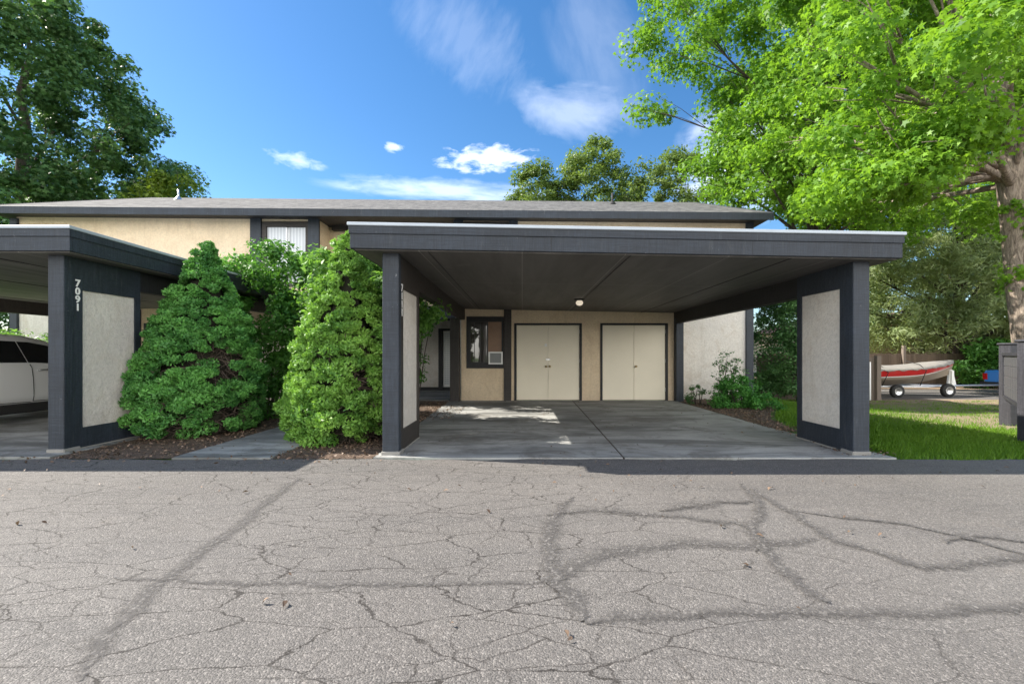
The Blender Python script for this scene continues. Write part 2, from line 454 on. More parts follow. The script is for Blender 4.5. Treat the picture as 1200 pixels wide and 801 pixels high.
def lobed(theta, t, seed):
    return 1 + .16*math.sin(3*theta+seed) + .12*math.sin(5*theta+seed*2.3+6*t) + .10*math.sin(9*t+seed*1.7+2*theta)
def crown_clusters(c, profile, n, seed, inner=.35):
    """profile: [(z, r)], world z heights, r radius; returns centres"""
    zs = [p[0] for p in profile]; rs = [p[1] for p in profile]
    out = []
    w = np.array(rs)
    while len(out) < n:
        z = random.uniform(zs[0], zs[-1]); r = float(np.interp(z, zs, rs))
        if random.random() > (r/max(rs))**1.2 + .08: continue
        th = random.uniform(0, 2*math.pi); u = random.random()
        rr = r*lobed(th, (z-zs[0])/(zs[-1]-zs[0]), seed)*(inner + (1-inner)*u**.6)
        out.append((c[0]+rr*math.cos(th), c[1]+rr*math.sin(th), z))
    return np.array(out)
def scatter(cl, per, rad, flat=.65, up=.7, droop=0):
    n = len(cl)*per
    d = norm(RNG.normal(size=(n,3))); rr = RNG.random(n)**.45
    cr = np.repeat(rad*(.6+.8*RNG.random(len(cl))), per)
    off = d*(rr*cr)[:,None]; off[:,2] *= flat
    cen = np.repeat(cl, per, axis=0) + off
    if droop: cen[:,2] -= droop*(rr*cr)**2
    nr = d*.6 + RNG.normal(size=(n,3))*.45; nr[:,2] += up
    return cen, nr
def limbs(mb, base, top, cl, r0, nlimb, h0, seed=0, lean=(0,0), wig=.25, twigs=3):
    """tapered trunk from base to top plus curved limbs to crown clusters"""
    rnd = random.Random(seed)
    b = Vector(base); t = Vector(top); n = 10
    pts = []; rad = []
    for i in range(n+1):
        u = i/n
        p = b.lerp(t, u) + Vector((rnd.uniform(-wig,wig)*u, rnd.uniform(-wig,wig)*u, 0)) + Vector((lean[0], lean[1], 0))*math.sin(u*math.pi)
        pts.append(p); rad.append(r0*((1-u)**.75*.93+.07)*(1.0 + (.45 if i == 0 else 0)))
    # denser near the ground for a flare
    mb.tube([pts[0]+Vector((0,0,-.6))]+pts, [rad[0]*1.15]+rad, 12)
    cl = [Vector(c) for c in cl]
    pick = rnd.sample(cl, min(nlimb, len(cl)))
    for q in pick:
        f = min(.92, max(h0*rnd.uniform(.85,1.0), (q.z - rnd.uniform(1.5,4.5) - b.z)/(t.z-b.z)*.85))
        x = f*n; i = min(int(x), n-1); s = pts[i].lerp(pts[i+1], x-i); rs = rad[i]*rnd.uniform(.22,.36)+.01
        mid = s.lerp(q, .5) + Vector((rnd.uniform(-.4,.4), rnd.uniform(-.4,.4), rnd.uniform(-.2,.7)))
        line = [s*(1-u)**2 + mid*2*u*(1-u) + q*u*u for u in (0,.2,.4,.6,.8,1)]
        mb.tube(line, [rs*(1-u*.85) for u in (0,.2,.4,.6,.8,1)], 6)
        for _ in range(twigs):
            e = q + Vector((rnd.uniform(-1,1), rnd.uniform(-1,1), rnd.uniform(-.4,.8)))*1.1
            mb.tube([line[3], line[3].lerp(e,.5)+Vector((0,0,.1)), e], [rs*.3, rs*.2, rs*.07], 4)

def tree(name, label, cat, base, top, profile, ccen, ncl, per, crad, lsize, tpl, lm, bm, r0, nlimb=24, h0=.25, seed=1, group=None, prune=None,
         flat=.65, up=.7, droop=0, lean=(0,0), extra=None, inner=.35, wig=.25, curl=.25):
    root = empty(name, base); tag(root, label, cat, group)
    cl = crown_clusters(ccen, profile, ncl, seed, inner)
    if extra is not None: cl = np.vstack([cl, np.array(extra)])
    if prune is not None: cl = cl[[not prune(*c) for c in cl]]
    mb = MB(); limbs(mb, base, top, cl, r0, nlimb, h0, seed, lean, wig)
    tr = mb.build('trunk', bm, root)
    cen, nr = scatter(cl, per, crad, flat, up, droop)
    sz = lsize*(.65+.7*RNG.random(len(cen)))
    cr = leaf_object('crown', cen, nr, sz, tpl, lm, root, curl)
    for o in (tr, cr): o.matrix_parent_inverse = Matrix.Translation(-Vector(base))
    return root

def settle(root):
    inv = root.matrix_basis.inverted() if root.location.length else Matrix.Identity(4)
    inv = (Matrix.Translation(root.location) @ root.rotation_euler.to_matrix().to_4x4()).inverted()
    for ch in root.children: ch.matrix_parent_inverse = inv

# ================================================================== GROUND
def sm(a, b, x):
    t = np.clip((x-a)/(b-a), 0, 1); return t*t*(3-2*t)
def gz(x, y):
    x = np.asarray(x, float); y = np.asarray(y, float)
    d = -.36*sm(5.2, 10.5, x)*sm(7.0, 14.5, y)
    near = np.exp(-((x-12)**2+(y-10)**2)/30)
    return d + .018*np.sin(x*1.7)*np.sin(y*1.3)*near - .022
def axis_pts(lo, a, b, hi, step):
    pts = list(np.arange(a, b+1e-6, step)); s = step; q = a
    while q > lo: s *= 1.35; q -= s; pts.insert(0, q)
    s = step; q = b
    while q < hi: s *= 1.35; q += s; pts.append(q)
    return np.array(pts)
def grid_obj(name, xs, ys, zf, m):
    X, Y = np.meshgrid(xs, ys); Z = zf(X, Y)
    v = np.stack([X, Y, Z], -1).reshape(-1,3); nx = len(xs); ny = len(ys)
    f = [(j*nx+i, j*nx+i+1, (j+1)*nx+i+1, (j+1)*nx+i) for j in range(ny-1) for i in range(nx-1)]
    me = D.meshes.new(name); me.from_pydata(v.tolist(), [], f); me.materials.append(m)
    me.polygons.foreach_set('use_smooth', [True]*len(f)); me.update()
    return link_mesh(name, me)
tag(grid_obj('lawn_ground', axis_pts(-900, -16, 26, 900, .5), axis_pts(-400, 4, 32, 1200, .5), gz, M['terrain']), kind='structure')
# road: worn asphalt lane with an uneven far edge
RE = 5.10
def road():
    xs = np.concatenate([[-400, -120, -40], np.arange(-16, 20, .12), [40, 120, 400]])
    edge = np.array([RE + (.02*math.sin(x*2.1)+.014*math.sin(x*6.7+1)+.008*math.sin(x*17)) for x in xs])
    ys = [-60, -20, -8, 0, 4]
    v = []; f = []
    for i, x in enumerate(xs):
        for y in ys: v.append((x, y, 0))
        v.append((x, edge[i], 0)); v.append((x, edge[i]+.012, -.04))
    k = len(ys)+2
    for i in range(len(xs)-1):
        for j in range(k-1): f.append((i*k+j, (i+1)*k+j, (i+1)*k+j+1, i*k+j+1))
    me = D.meshes.new('road'); me.from_pydata(v, [], f); me.materials.append(M['asphalt']); me.update()
    tag(link_mesh('road', me), kind='structure')
road()
def ribbon(pts, w, idx):
    P2 = []
    for (px, py) in pts:
        Y = 510*H/(py-416); P2.append(Vector(((px-612)/510*Y, Y, 0)))
    # smooth resample
    res = []
    for i in range(len(P2)-1):
        p0 = P2[max(i-1,0)]; p1 = P2[i]; p2 = P2[i+1]; p3 = P2[min(i+2,len(P2)-1)]
        m = max(3, int((p2-p1).length/.12))
        for k in range(m):
            t = k/m
            q = .5*((2*p1)+(-p0+p2)*t+(2*p0-5*p1+4*p2-p3)*t*t+(-p0+3*p1-3*p2+p3)*t**3)
            res.append(q)
    res.append(P2[-1]); v = []; uv = []; n = len(res); rnd = random.Random(idx)
    for i, p in enumerate(res):
        d = (res[min(i+1,n-1)]-res[max(i-1,0)]).normalized(); s = Vector((-d.y, d.x, 0))
        ww = w*(.8+.4*rnd.random())*(min(1, .3+min(i, n-1-i)*.25))
        j = rnd.uniform(-.02,.02)
        z = .004+.0012*idx
        v += [(*(p+s*(ww/2+j)).xy, z), (*(p-s*(ww/2-j)).xy, z)]; uv += [0, 1]
    f = [(2*i, 2*i+1, 2*i+3, 2*i+2) for i in range(n-1)]
    me = D.meshes.new('patched_crack'); me.from_pydata(v, [], f); me.materials.append(M['seal'])
    ul = me.uv_layers.new(name='UVMap')
    for li, l in enumerate(me.loops): ul.data[li].uv = (uv[l.vertex_index], 0)
    me.update()
    tag(link_mesh('patched_crack', me), kind='structure')
RIB = [([(352,560),(310,590),(280,615),(245,640),(205,668),(170,700),(120,750),(85,800)], .13),
       ([(130,677),(230,680),(320,684),(450,684),(560,683),(640,680),(662,676)], .07),
       ([(658,680),(672,664),(700,652),(755,642),(800,637),(880,639),(960,633)], .17),
       ([(672,582),(655,600),(645,625),(644,655),(655,680),(668,705),(684,728)], .15),
       ([(684,728),(720,724),(800,720),(900,718),(1000,719),(1100,717),(1200,712),(1320,708)], .10),
       ([(640,604),(700,598),(750,602),(800,606),(850,612),(884,620)], .14),
       ([(866,566),(880,580),(890,600),(880,617),(893,640),(915,665),(940,690),(968,708)], .12),
       ([(884,572),(910,592),(930,602),(968,628),(1010,642),(1050,655),(1080,664),(1130,662),(1200,654),(1300,645)], .13),
       ([(920,598),(990,606),(1060,615),(1120,628),(1160,640),(1205,652)], .10),
       ([(1105,636),(1130,629),(1165,630),(1230,640)], .12),
       ([(770,598),(830,590),(880,588)], .2)]
for i, (p, w) in enumerate(RIB): ribbon(p, w*1.55, i)
# concrete: carport slabs, path, porch
def slab(name, poly, z1, joint=None):
    mb = MB(); n = len(poly)
    mb.add([(x,y,z1-.14) for x,y in poly]+[(x,y,z1) for x,y in poly], [tuple(range(n,2*n))]+[(i,(i+1)%n,n+(i+1)%n,n+i) for i in range(n)])
    o = mb.build(name, M['concrete']); tag(o, kind='structure'); return o
J0, J1 = (1.20, 5.135), (1.34, 11.63)
slab('carport_slab', [(-1.76,5.14),(J0[0]-.012,5.14),(J1[0]-.012,11.63),(-1.95,11.63)], .012)
slab('carport_slab', [(J0[0]+.012,5.14),(4.42,5.14),(4.12,7.4),(4.06,11.63),(J1[0]+.012,11.63)], .012)
slab('carport_slab', [(-11.75,5.18),(-5.62,5.18),(-5.62,11.63),(-11.75,11.63)], .012)
slab('path', [(-4.15,5.15),(-2.98,5.15),(-2.85,11.6),(-4.05,11.6)], .010)
slab('porch', [(-5.6,11.61),(-1.97,11.61),(-1.97,14.75),(-5.6,14.75)], .030)
mj = MB(); mj.box(J0[0]-.03, J0[0]+.03, 5.15, 5.2, -.02, -.002)
mj.add([(J0[0]-.03,5.15,0),(J0[0]+.03,5.15,0),(J1[0]+.03,11.6,0),(J1[0]-.03,11.6,0)], [(0,1,2,3)])
tag(mj.build('joint_dirt', M['mulch']), kind='structure')
# mulch beds
def bed(poly, z=.0):
    mb = MB(); n = len(poly); mb.add([(x,y,z) for x,y in poly], [tuple(range(n))])
    return tag(mb.build('mulch_bed', M['mulch']), kind='structure')
bed([(-5.6,5.14),(-4.17,5.14),(-4.07,12.0),(-5.6,12.0)])
bed([(-2.96,5.14),(-1.78,5.14),(-1.97,11.6),(-2.84,11.6)])
bed([(4.13,7.0),(4.45,7.0),(4.75,8.3),(5.3,9.3),(6.3,10.6),(6.6,12.0),(4.08,12.05)])
def pts_in(poly, n):
    P = np.array(poly); lo = P.min(0); hi = P.max(0); out = []
    while len(out) < n:
        x = random.uniform(lo[0],hi[0]); y = random.uniform(lo[1],hi[1]); ins = False; j = len(poly)-1
        for i in range(len(poly)):
            xi, yi = poly[i]; xj, yj = poly[j]
            if (yi > y) != (yj > y) and x < (xj-xi)*(y-yi)/(yj-yi)+xi: ins = not ins
            j = i
        if ins: out.append((x,y))
    return np.array(out)
ch = np.vstack([pts_in([(-5.6,5.12),(-4.12,5.12),(-4.05,11.5),(-5.6,11.5)], 3000), pts_in([(-3.0,5.12),(-1.75,5.12),(-1.9,11.5),(-2.8,11.5)], 2600),
                pts_in([(4.05,6.9),(4.45,7.0),(4.8,8.3),(5.4,9.3),(6.4,10.6),(6.6,12.0),(4.08,12.05)], 2600), pts_in([(3.9,5.2),(4.6,5.2),(4.6,7.4),(4.1,7.4)], 500),
                pts_in([(-1.9,8.0),(-1.3,8.3),(-1.3,10.2),(-1.9,10.6)], 350), pts_in([(-4.9,11.6),(-2,11.6),(-2,13),(-4.9,13)], 120),
                pts_in([(-6,4.9),(-1.6,4.9),(-1.6,5.2),(-6,5.2)], 90)])
nn = len(ch); c3 = np.column_stack([ch, gz(ch[:,0], ch[:,1])*0 + .006+.022*RNG.random(nn)])
nr = RNG.normal(size=(nn,3))*.55; nr[:,2] += 1
tag(leaf_object('mulch_chips', c3, nr, .02+.035*RNG.random(nn), DIAM, M['chip'], None, 0), 'loose bark chips and dry leaves on the brown beds beside the path', 'mulch', kind='stuff')
fl = np.vstack([pts_in([(-1.6,5.2),(4.0,5.2),(4.0,11.5),(-1.6,11.5)], 90), pts_in([(-6,3.8),(7,3.8),(7,5.1),(-6,5.1)], 70), pts_in([(-4.1,5.2),(-3,5.2),(-2.9,11),(-4,11)], 60), pts_in([(-3,1.5),(4,1.5),(6,4),(-5,4)], 30)])
nf = len(fl); nr = RNG.normal(size=(nf,3))*.3; nr[:,2] += 1
tag(leaf_object('fallen_leaves', np.column_stack([fl, .020+.006*RNG.random(nf)]), nr, .02+.03*RNG.random(nf), OVAL, M['chip'], None, .5), 'scattered dry leaves on the concrete slab, path and lane', 'leaf litter', kind='stuff')
# grass
gp = np.vstack([pts_in([(4.5,5.13),(4.5,7.0),(4.78,8.2),(5.35,9.2),(6.3,10.4),(6.65,12.2),(6.7,15.2),(18,15.2),(16,10),(12,5.13)], 95000),
                pts_in([(4.5,5.10),(13,5.10),(13,7.5),(4.7,7.5)], 30000)])
wear = np.clip((gp[:,0]-6.6)/2.2, 0, 1)*np.clip((gp[:,1]-5.6)/.8, 0, 1)
nz = .5+.5*np.sin(gp[:,0]*3.1+np.sin(gp[:,1]*2.3)*2)*np.sin(gp[:,1]*3.7+gp[:,0])
tp = np.hypot(gp[:,0]-12.0, gp[:,1]-10.4)
keep = (RNG.random(len(gp)) > wear*.95*nz + .6*wear*(RNG.random(len(gp)) < .6)) & (tp > .7)
gp = gp[keep]; n = len(gp)
base = np.column_stack([gp, gz(gp[:,0], gp[:,1])])
hh = (.035+.05*RNG.random(n))*(1-.3*wear[keep])
ax = RNG.normal(size=(n,3))*.35; ax[:,2] = 1; ax = norm(ax)
nr = RNG.normal(size=(n,3)); nr[:,2] = 0
BLADE = np.array([(-.07,0),(.07,0),(.03,.6),(0,1),(-.03,.6)])
tag(leaf_object('grass', base, nr, hh*1.2, BLADE, M['grass'], None, .15, axis=ax), 'short mown green lawn beside the carport and mailboxes', 'grass', kind='stuff')
# side lane behind the lawn, dry verge
def sheet(name, poly, m, lift=.008, nx=12):
    P = [Vector((x,y,0)) for x,y in poly]; v = []; f = []
    for i in range(nx+1):
        a = P[0].lerp(P[1], i/nx); b = P[3].lerp(P[2], i/nx)
        for j in range(nx+1):
            q = a.lerp(b, j/nx); v.append((q.x, q.y, float(gz(q.x,q.y))+lift))
    k = nx+1
    for i in range(nx):
        for j in range(nx): f.append((i*k+j,(i+1)*k+j,(i+1)*k+j+1,i*k+j+1))
    me = D.meshes.new(name); me.from_pydata(v, [], f); me.materials.append(m); me.update()
    return tag(link_mesh(name, me), kind='structure')
sheet('dirt_verge', [(9.5,14.6),(32,12.0),(34,16.9),(9.5,16.2)], M['dirt'], .006)
sheet('side_lane', [(9.5,15.9),(40,14.9),(40,20.3),(9.5,20.3)], M['asphalt'], .013)
sheet('dirt_verge', [(9.5,20.3),(40,20.3),(40,27.4),(9.5,27.4)], M['dirt'], .009)

# ================================================================== CARPORT
def digits(text, size, m, parent, loc, rot, name='house_number'):
    cu = D.curves.new('t', 'FONT'); cu.body = text; cu.size = size; cu.extrude = .006; cu.align_x = 'CENTER'; cu.space_line = .82; cu.offset = .003
    to = D.objects.new('t', cu); C.objects.link(to)
    bpy.context.view_layer.update()
    me = D.meshes.new_from_object(to.evaluated_get(bpy.context.evaluated_depsgraph_get()))
    D.objects.remove(to); me.materials.clear(); me.materials.append(m); me.name = name
    me.transform(Matrix.Translation(loc) @ rot.to_matrix().to_4x4())
    return link_mesh(name, me, parent)
from mathutils import Euler
def carport(label, dx, dy, z_drop, number, num_side, ceil, group):
    """outer frame from x=-1.695 to 4.21 (before the dx shift); everything in world coordinates"""
    ro = empty('carport', (dx+1.25, 5.27+dy, 0)); tag(ro, label, 'carport', group)
    X0, X1 = -1.695+dx, 4.21+dx; YF = 5.27+dy; YR = 11.60; xs = -2.02+dx; xe = 4.46+dx
    zs = lambda x: 2.47 - z_drop*(x-xs)            # soffit height
    S = lambda mb: mb.shear(-z_drop, xs)
    W = .20; Yp = YF+1.10
    for side in (0, 1):
        xo, xi = (X0, X0+W) if side == 0 else (X1-W, X1)
        top = zs((xo+xi)/2)
        # front post
        m = MB(); m.box(xo, xi, YF, YF+.115, .02, top, .008); m.build('post', M['slate'], ro)
        m = MB(); m.box(xo-.015, xi+.015, YF-.01, YF+.20, -.1, .055, .01); m.build('footing', M['footing'], ro)
        # short wall: dark trim boards round a stucco panel
        a, b = xo+.012, xi-.012
        m = MB()
        m.box(a, b, YF+.115, YF+.245, .03, top)                 # trim board at the post
        m.box(a, b, Yp-.09, Yp, .03, top)                       # far trim board
        m.box(a, b, YF+.245, Yp-.09, .03, .285)                 # bottom board
        m.box(a, b, YF+.245, Yp-.09, 2.06, top)                 # header board
        m.build('wall_trim', M['slate'] if side == 1 or num_side else M['brown'], ro)
        m = MB(); m.box(a+.02, b-.02, YF+.245, Yp-.09, .285, 2.06); m.build('stucco_panel', M['stucco_panel'], ro)
        m = MB(); m.box(a, b, YF+.12, Yp+.02, -.1, .03); m.build('curb', M['footing'], ro)
        # side beam from the wall to the back, rear post
        m = MB(); m.box(a+.02, b-.02, Yp, YR, 2.17+.0*dy, 2.46); S(m); m.build('side_beam', M['brown'] if side == 0 else M['dark'], ro)
        rx = (X0-.20, X0+.04) if side == 0 else (X1-.17, X1+.02)
        m = MB(); m.box(rx[0], rx[1], YR-.20, YR-.005, .0, 2.2 if 1 else top, .006); m.build('rear_post', M['brown'] if side == 0 else M['slate'], ro)
    # ceiling, roof deck, fascia
    yf = 5.10+dy; ye = 11.636
    m = MB(); m.box(xs+.04, xe-.04, yf+.04, ye, 2.462, 2.48); S(m); m.build('ceiling', ceil, ro)
    m = MB()
    for x in (xs+.9, xs+3.3, xs+5.2): m.box(x, x+.012, yf+.05, ye-.01, 2.455, 2.461)
    S(m); m.build('ceiling_batten', M['dark'], ro)
    m = MB(); m.box(xs+.04, xe-.04, yf+.04, ye+.2, 2.48, 2.70); S(m); ro_roof = m.build('roof', M['flash'], ro)
    m = MB(); m.box(xs, xe, yf, yf+.04, 2.475, 2.655, .004); m.box(xs-.012, xe+.012, yf-.014, yf, 2.655-.01, 2.735, .004); S(m); m.build('front_fascia', M['slate'], ro)
    for x in (xs+2.36, xs+4.72): m = MB(); m.box(x, x+.005, yf-.0015, yf, 2.485, 2.642); S(m); m.build('board_joint', M['seam'], ro)
    for x, nm in ((xs, 'side_fascia'), (xe-.04, 'side_fascia')):
        m = MB(); m.box(x, x+.04, yf+.0402, ye+.2, 2.475, 2.655); s = -1 if x == xs else 1
        m.box(x+(.04 if s > 0 else -.014), x+(.054 if s > 0 else 0), yf, ye+.2, 2.645, 2.735); S(m); m.build(nm, M['slate'], ro)
    m = MB(); m.box(xs-.026, xe+.026, yf-.030, ye+.22, 2.7355, 2.775, .006); S(m); m.build('roof_edge_flashing', M['flash'], ro)
    # number
    rot = Euler((R(90), 0, R(90)))
    if num_side: digits(number, .125, M['digit'], ro, Vector((X1+.000-.012, YF+.18, 2.10)), rot)
    else: digits(number, .125, M['digit'], ro, Vector((X0+W-.012, YF+.18, 2.02)), rot)
    settle(ro); return ro
G = 'open carports along the asphalt lane'
cpA = carport('open double carport in the middle with pale storage doors at its back', 0, 0, .018, '7\n1\n1\n1', False, M['ceil'], G)
cpB = carport('carport at the left edge numbered 7091 with a white car parked in it', -9.9, .13, .0, '7\n0\n9\n1', True, M['ceil_l'], G)
# ceiling light
lt = empty('ceiling_light', (1.21, 9.2, 2.40)); tag(lt, 'small round globe light under the dark ceiling of the middle carport', 'ceiling light')
m = MB(); m.lathe((1.21,9.2,2.40), [(0,.008),(.11,.008),(.115,-.01),(.07,-.03),(.0,-.03)], 24); m.build('base', M['seam'], lt)
gm, nt, b = mat('lit_globe'); b.inputs['Base Color'].default_value = (.8,.75,.65,1); b.inputs['Emission Color'].default_value = (1,.85,.65,1); b.inputs['Emission Strength'].default_value = .25; b.inputs['Roughness'].default_value = .1
m = MB(); m.lathe((1.21,9.2,2.37), [(.055,0),(.075,-.03),(.078,-.05),(.06,-.085),(.03,-.10),(0,-.104)], 24); m.build('globe', gm, lt)
settle(lt)

# ================================================================== CONDO BUILDING
YA = 12.10; YS = 11.64
SK = -.0088
def wall_open(mb, x0, x1, z0, z1, y0, y1, ops):
    """wall slab with rectangular openings [(ox0, ox1, oz0, oz1)] sorted along x"""
    x = x0
    for (a, b_, c, d) in sorted(ops):
        mb.box(x, a, y0, y1, z0, z1)
        if c > z0: mb.box(a, b_, y0, y1, z0, c)
        if d < z1: mb.box(a, b_, y0, y1, d, z1)
        x = b_
    mb.box(x, x1, y0, y1, z0, z1)
bd = empty('condo_building', (-3.8, YA, 0))
tag(bd, 'long two storey stucco condo building with dark trim and grey shingle roof behind the carports', 'building')
zr = 5.06
# upper and lower front walls
m = MB()
LW = (-7.20, -5.98, 3.2, 4.78); RW = (-1.62, -.38, 3.2, 4.78)
wall_open(m, -14.06, -5.68, 2.70, zr, YA, YA+.2, [LW]); wall_open(m, -1.86, 6.38, 2.70, zr, YA, YA+.2, [RW])
m.box(-14.06, -5.68, YA+.2, 20.5, 2.705, zr-.01); m.box(-1.86, 6.38, YA+.2, 20.5, 2.705, zr-.01)
m.box(-5.68, -1.86, 12.85, 20.4, 2.66, zr-.01)
front = m.build('upper_wall', M['stucco_tan'], bd)
m = MB(); m.box(-14.06, -5.68, YA, 20.5, -.8, 2.70); m.box(-1.86, 6.38, YA, 20.5, -.8, 2.70)
m.build('lower_wall', M['stucco_grey'], bd)
# storage blocks (tan) with openings, one behind each carport
def storage(dx):
    m = MB(); ops = [(-1.42+dx, -.52+dx, .93, 2.19), (-.20+dx, 1.58+dx, -.2, 2.03), (2.10+dx, 3.88+dx, -.2, 2.03)]
    wall_open(m, -1.63+dx, 4.22+dx, -.2, 2.47, YS, YS+.12, ops)
    m.box(4.10+dx, 4.22+dx, YS+.12, YA-.002, -.2, 2.47); m.box(-1.63+dx, -1.51+dx, YS+.12, YA-.002, -.2, 2.47)
    m.build('storage_wall', M['stucco_tan'], bd)
    m = MB(); m.box(-.49+dx, -.29+dx, YS-.05, YS-.002, .012, 2.44, .005); m.build('trim_post', M['brown'], bd)
    for k, (a, b_) in enumerate(((-.20, 1.58), (2.10, 3.88))):
        a += dx; b_ += dx; mid = (a+b_)/2
        d = MB(); d.box(a, a+.045, YS-.018, YS+.06, .014, 2.03); d.box(b_-.045, b_, YS-.018, YS+.06, .014, 2.03); d.box(a, b_, YS-.018, YS+.06, 2.03, 2.075)
        d.box(a-.015, a, YS-.018, YS-.002, .014, 2.075); d.box(b_, b_+.015, YS-.018, YS-.002, .014, 2.075)
        fr = d.build('door_frame', M['dark'], bd)
        for s in (0, 1):
            q = MB(); x0, x1 = (a+.05, mid-.003) if s == 0 else (mid+.003, b_-.05)
            q.box(x0, x1, YS+.018, YS+.055, .022, 2.022, .004); lf = q.build('storage_door', M['door'], bd)
            for hz in (.25, 1.02, 1.80):
                h = MB(); hx = x0 if s == 0 else x1; h.tube([(hx, YS+.010, hz), (hx, YS+.010, hz+.10)], .010, 8); h.build('hinge', M['metal'], lf)
            if s == (1 if k else 0) or k == 0 and s == 1:
                h = MB(); hx = mid-.05 if s == 0 else mid+.05
                h.disc_x((0,0,0), .03, .01, 14, [(-.01,0),(-.01,.03),(.0,.03),(.012,.012),(.04,.012),(.05,.028),(.075,.028),(.08,0)])
                vs = [(hx+ y, YS+.018 - x - .0, z+.92) for x, y, z in h.v]; h.v = vs; h.build('handle', M['brass'], lf)
        if k == 0:
            h = MB(); h.box(mid-.06, mid+.06, YS+.004, YS+.018, 1.09, 1.125, .003); h.build('hasp', M['metal'], lf)
            h = MB(); h.box(mid-.09, mid-.03, YS+.010, YS+.018, 1.45, 1.53, .004); h.build('sticker', M['white'], lf)
    # window
    w = MB(); x0, x1, z0, z1 = -1.42+dx, -.52+dx, .93, 2.19
    w.box(x0-.07, x0+.03, YS-.03, YS+.07, z0-.06, z1+.06); w.box(x1-.03, x1+.025, YS-.03, YS+.07, z0-.06, z1+.06)
    w.box(x0+.03, x1-.03, YS-.03, YS+.07, z1-.08, z1+.06); w.box(x0+.03, x1-.03, YS-.03, YS+.07, z0-.06, z0+.10)
    fr = w.build('window', M['dark'], bd)
    w = MB(); w.box(x0+.03, x1-.03, YS+.03, YS+.045, z0+.1, z1-.08); w.build('pane', M['glass'], fr)
    w = MB(); xm = (x0+x1)/2+.0; w.box(xm+.02, xm+.055, YS-.004, YS+.03, z0+.1, z1-.08); w.box(xm-.16, xm-.14, YS+.006, YS+.03, z0+.1, z1-.08); w.box(x0+.13, x0+.145, YS+.012, YS+.03, z0+.1, z1-.08)
    w.build('mullion', M['winframe'], fr)
    w = MB(); w.box(xm+.056, x1-.03, YS+.012, YS+.029, z0+.34, z1-.08); w.build('panel', simple('brown_board', (.23,.13,.075), .45, 0, .2, 5), fr)
storage(0); storage(-9.9)
# trim posts on the facade
def trim(x0, x1, z0, z1, y=YA, d=.07, m=None, name='trim_post'):
    q = MB(); q.box(x0, x1, y-d, y-.002, z0, z1, .006); q.build(name, m or M['slate'], bd)
for (a, b_) in ((-14.18, -13.98), (-7.53, -7.23), (-5.93, -5.62)): trim(a, b_, 2.6, zr-.05)
trim(-1.90, -1.64, 2.6, zr-.05); trim(-.36, -.12, 2.6, zr-.05); trim(6.20, 6.40, -.6, zr-.05); trim(-14.18, -13.98, -.3, 2.59)
m = MB(); m.box(6.38, 6.40, YA, YA+.3, -.6, zr-.1); m.build('corner_board', M['slate'], bd)
# recess: dark soffit beam, fascia band over the porch, entry wall and door
m = MB(); m.box(-5.55, -1.92, 12.66, 12.84, 4.86, zr-.02); m.build('recess_beam', M['brown'], bd)
m = MB(); m.box(-5.66, -1.91, 12.62, 12.85, 2.28, 2.66, .006); m.build('porch_fascia', M['slate'], bd)
m = MB(); m.box(-5.66, -1.88, 12.86, 14.9, 2.40, 2.655); m.build('porch_ceiling', M['brown'], bd)
m = MB(); wall_open(m, -5.67, -1.87, 0, 2.4, 14.8, 14.98, [(-2.72, -1.92, 0, 2.05)]); m.box(-5.68,-1.88,12.3+2.7,20.4,-.2,2.655); m.build('entry_wall', M['stucco_grey'], bd)
m = MB(); m.box(-5.6, -2.82, 14.77, 14.798, .03, .14); m.build('base_board', M['dark'], bd)
m = MB(); m.box(-2.84, -2.70, 14.74, 14.85, .031, 2.12); m.box(-1.94, -1.88, 14.74, 14.85, .031, 2.12); m.box(-2.70, -1.94, 14.74, 14.85, 2.05, 2.12); m.box(-2.70,-1.94,14.76,14.86,.031,.14)
df = m.build('entry_door_frame', M['dark'], bd)
m = MB(); m.box(-2.695, -1.945, 14.82, 14.86, .142, 2.045); dd = m.build('entry_door', M['white'], bd)
m = MB()
for i in range(24): m.box(-2.65, -2.02, 14.805, 14.818, .24+i*.073, .275+i*.073)
m.build('louvre', M['blind'], dd)
# upper windows
for (x0, x1, z0, z1) in (LW, RW):
    q = MB(); y = YA
    q.box(x0-.02, x0+.10, y-.035, y+.1, z0-.08, z1); q.box(x1-.03, x1+.04, y-.035, y+.1, z0-.08, z1); q.box(x0-.02, x1+.04, y-.035, y+.1, z1, z1+.14)
    q.box(x0+.10, x1-.03, y-.035, y+.1, z0-.08, z0+.05); xm = (x0+x1)/2+.06
    fr = q.build('window', M['brown'], bd)
    q = MB(); q.box(xm-.035, xm, y-.005, y+.05, z0+.05, z1-.02); q.box(xm+.03, xm+.05, y+.008, y+.05, z0+.05, z1-.02); q.build('sash', M['metal'], fr)
    q = MB(); q.box(x0+.1, xm-.035, y+.02, y+.035, z0+.05, z1); q.box(xm, x1-.03, y+.035, y+.05, z0+.05, z1); q.build('pane', M['blind'], fr)
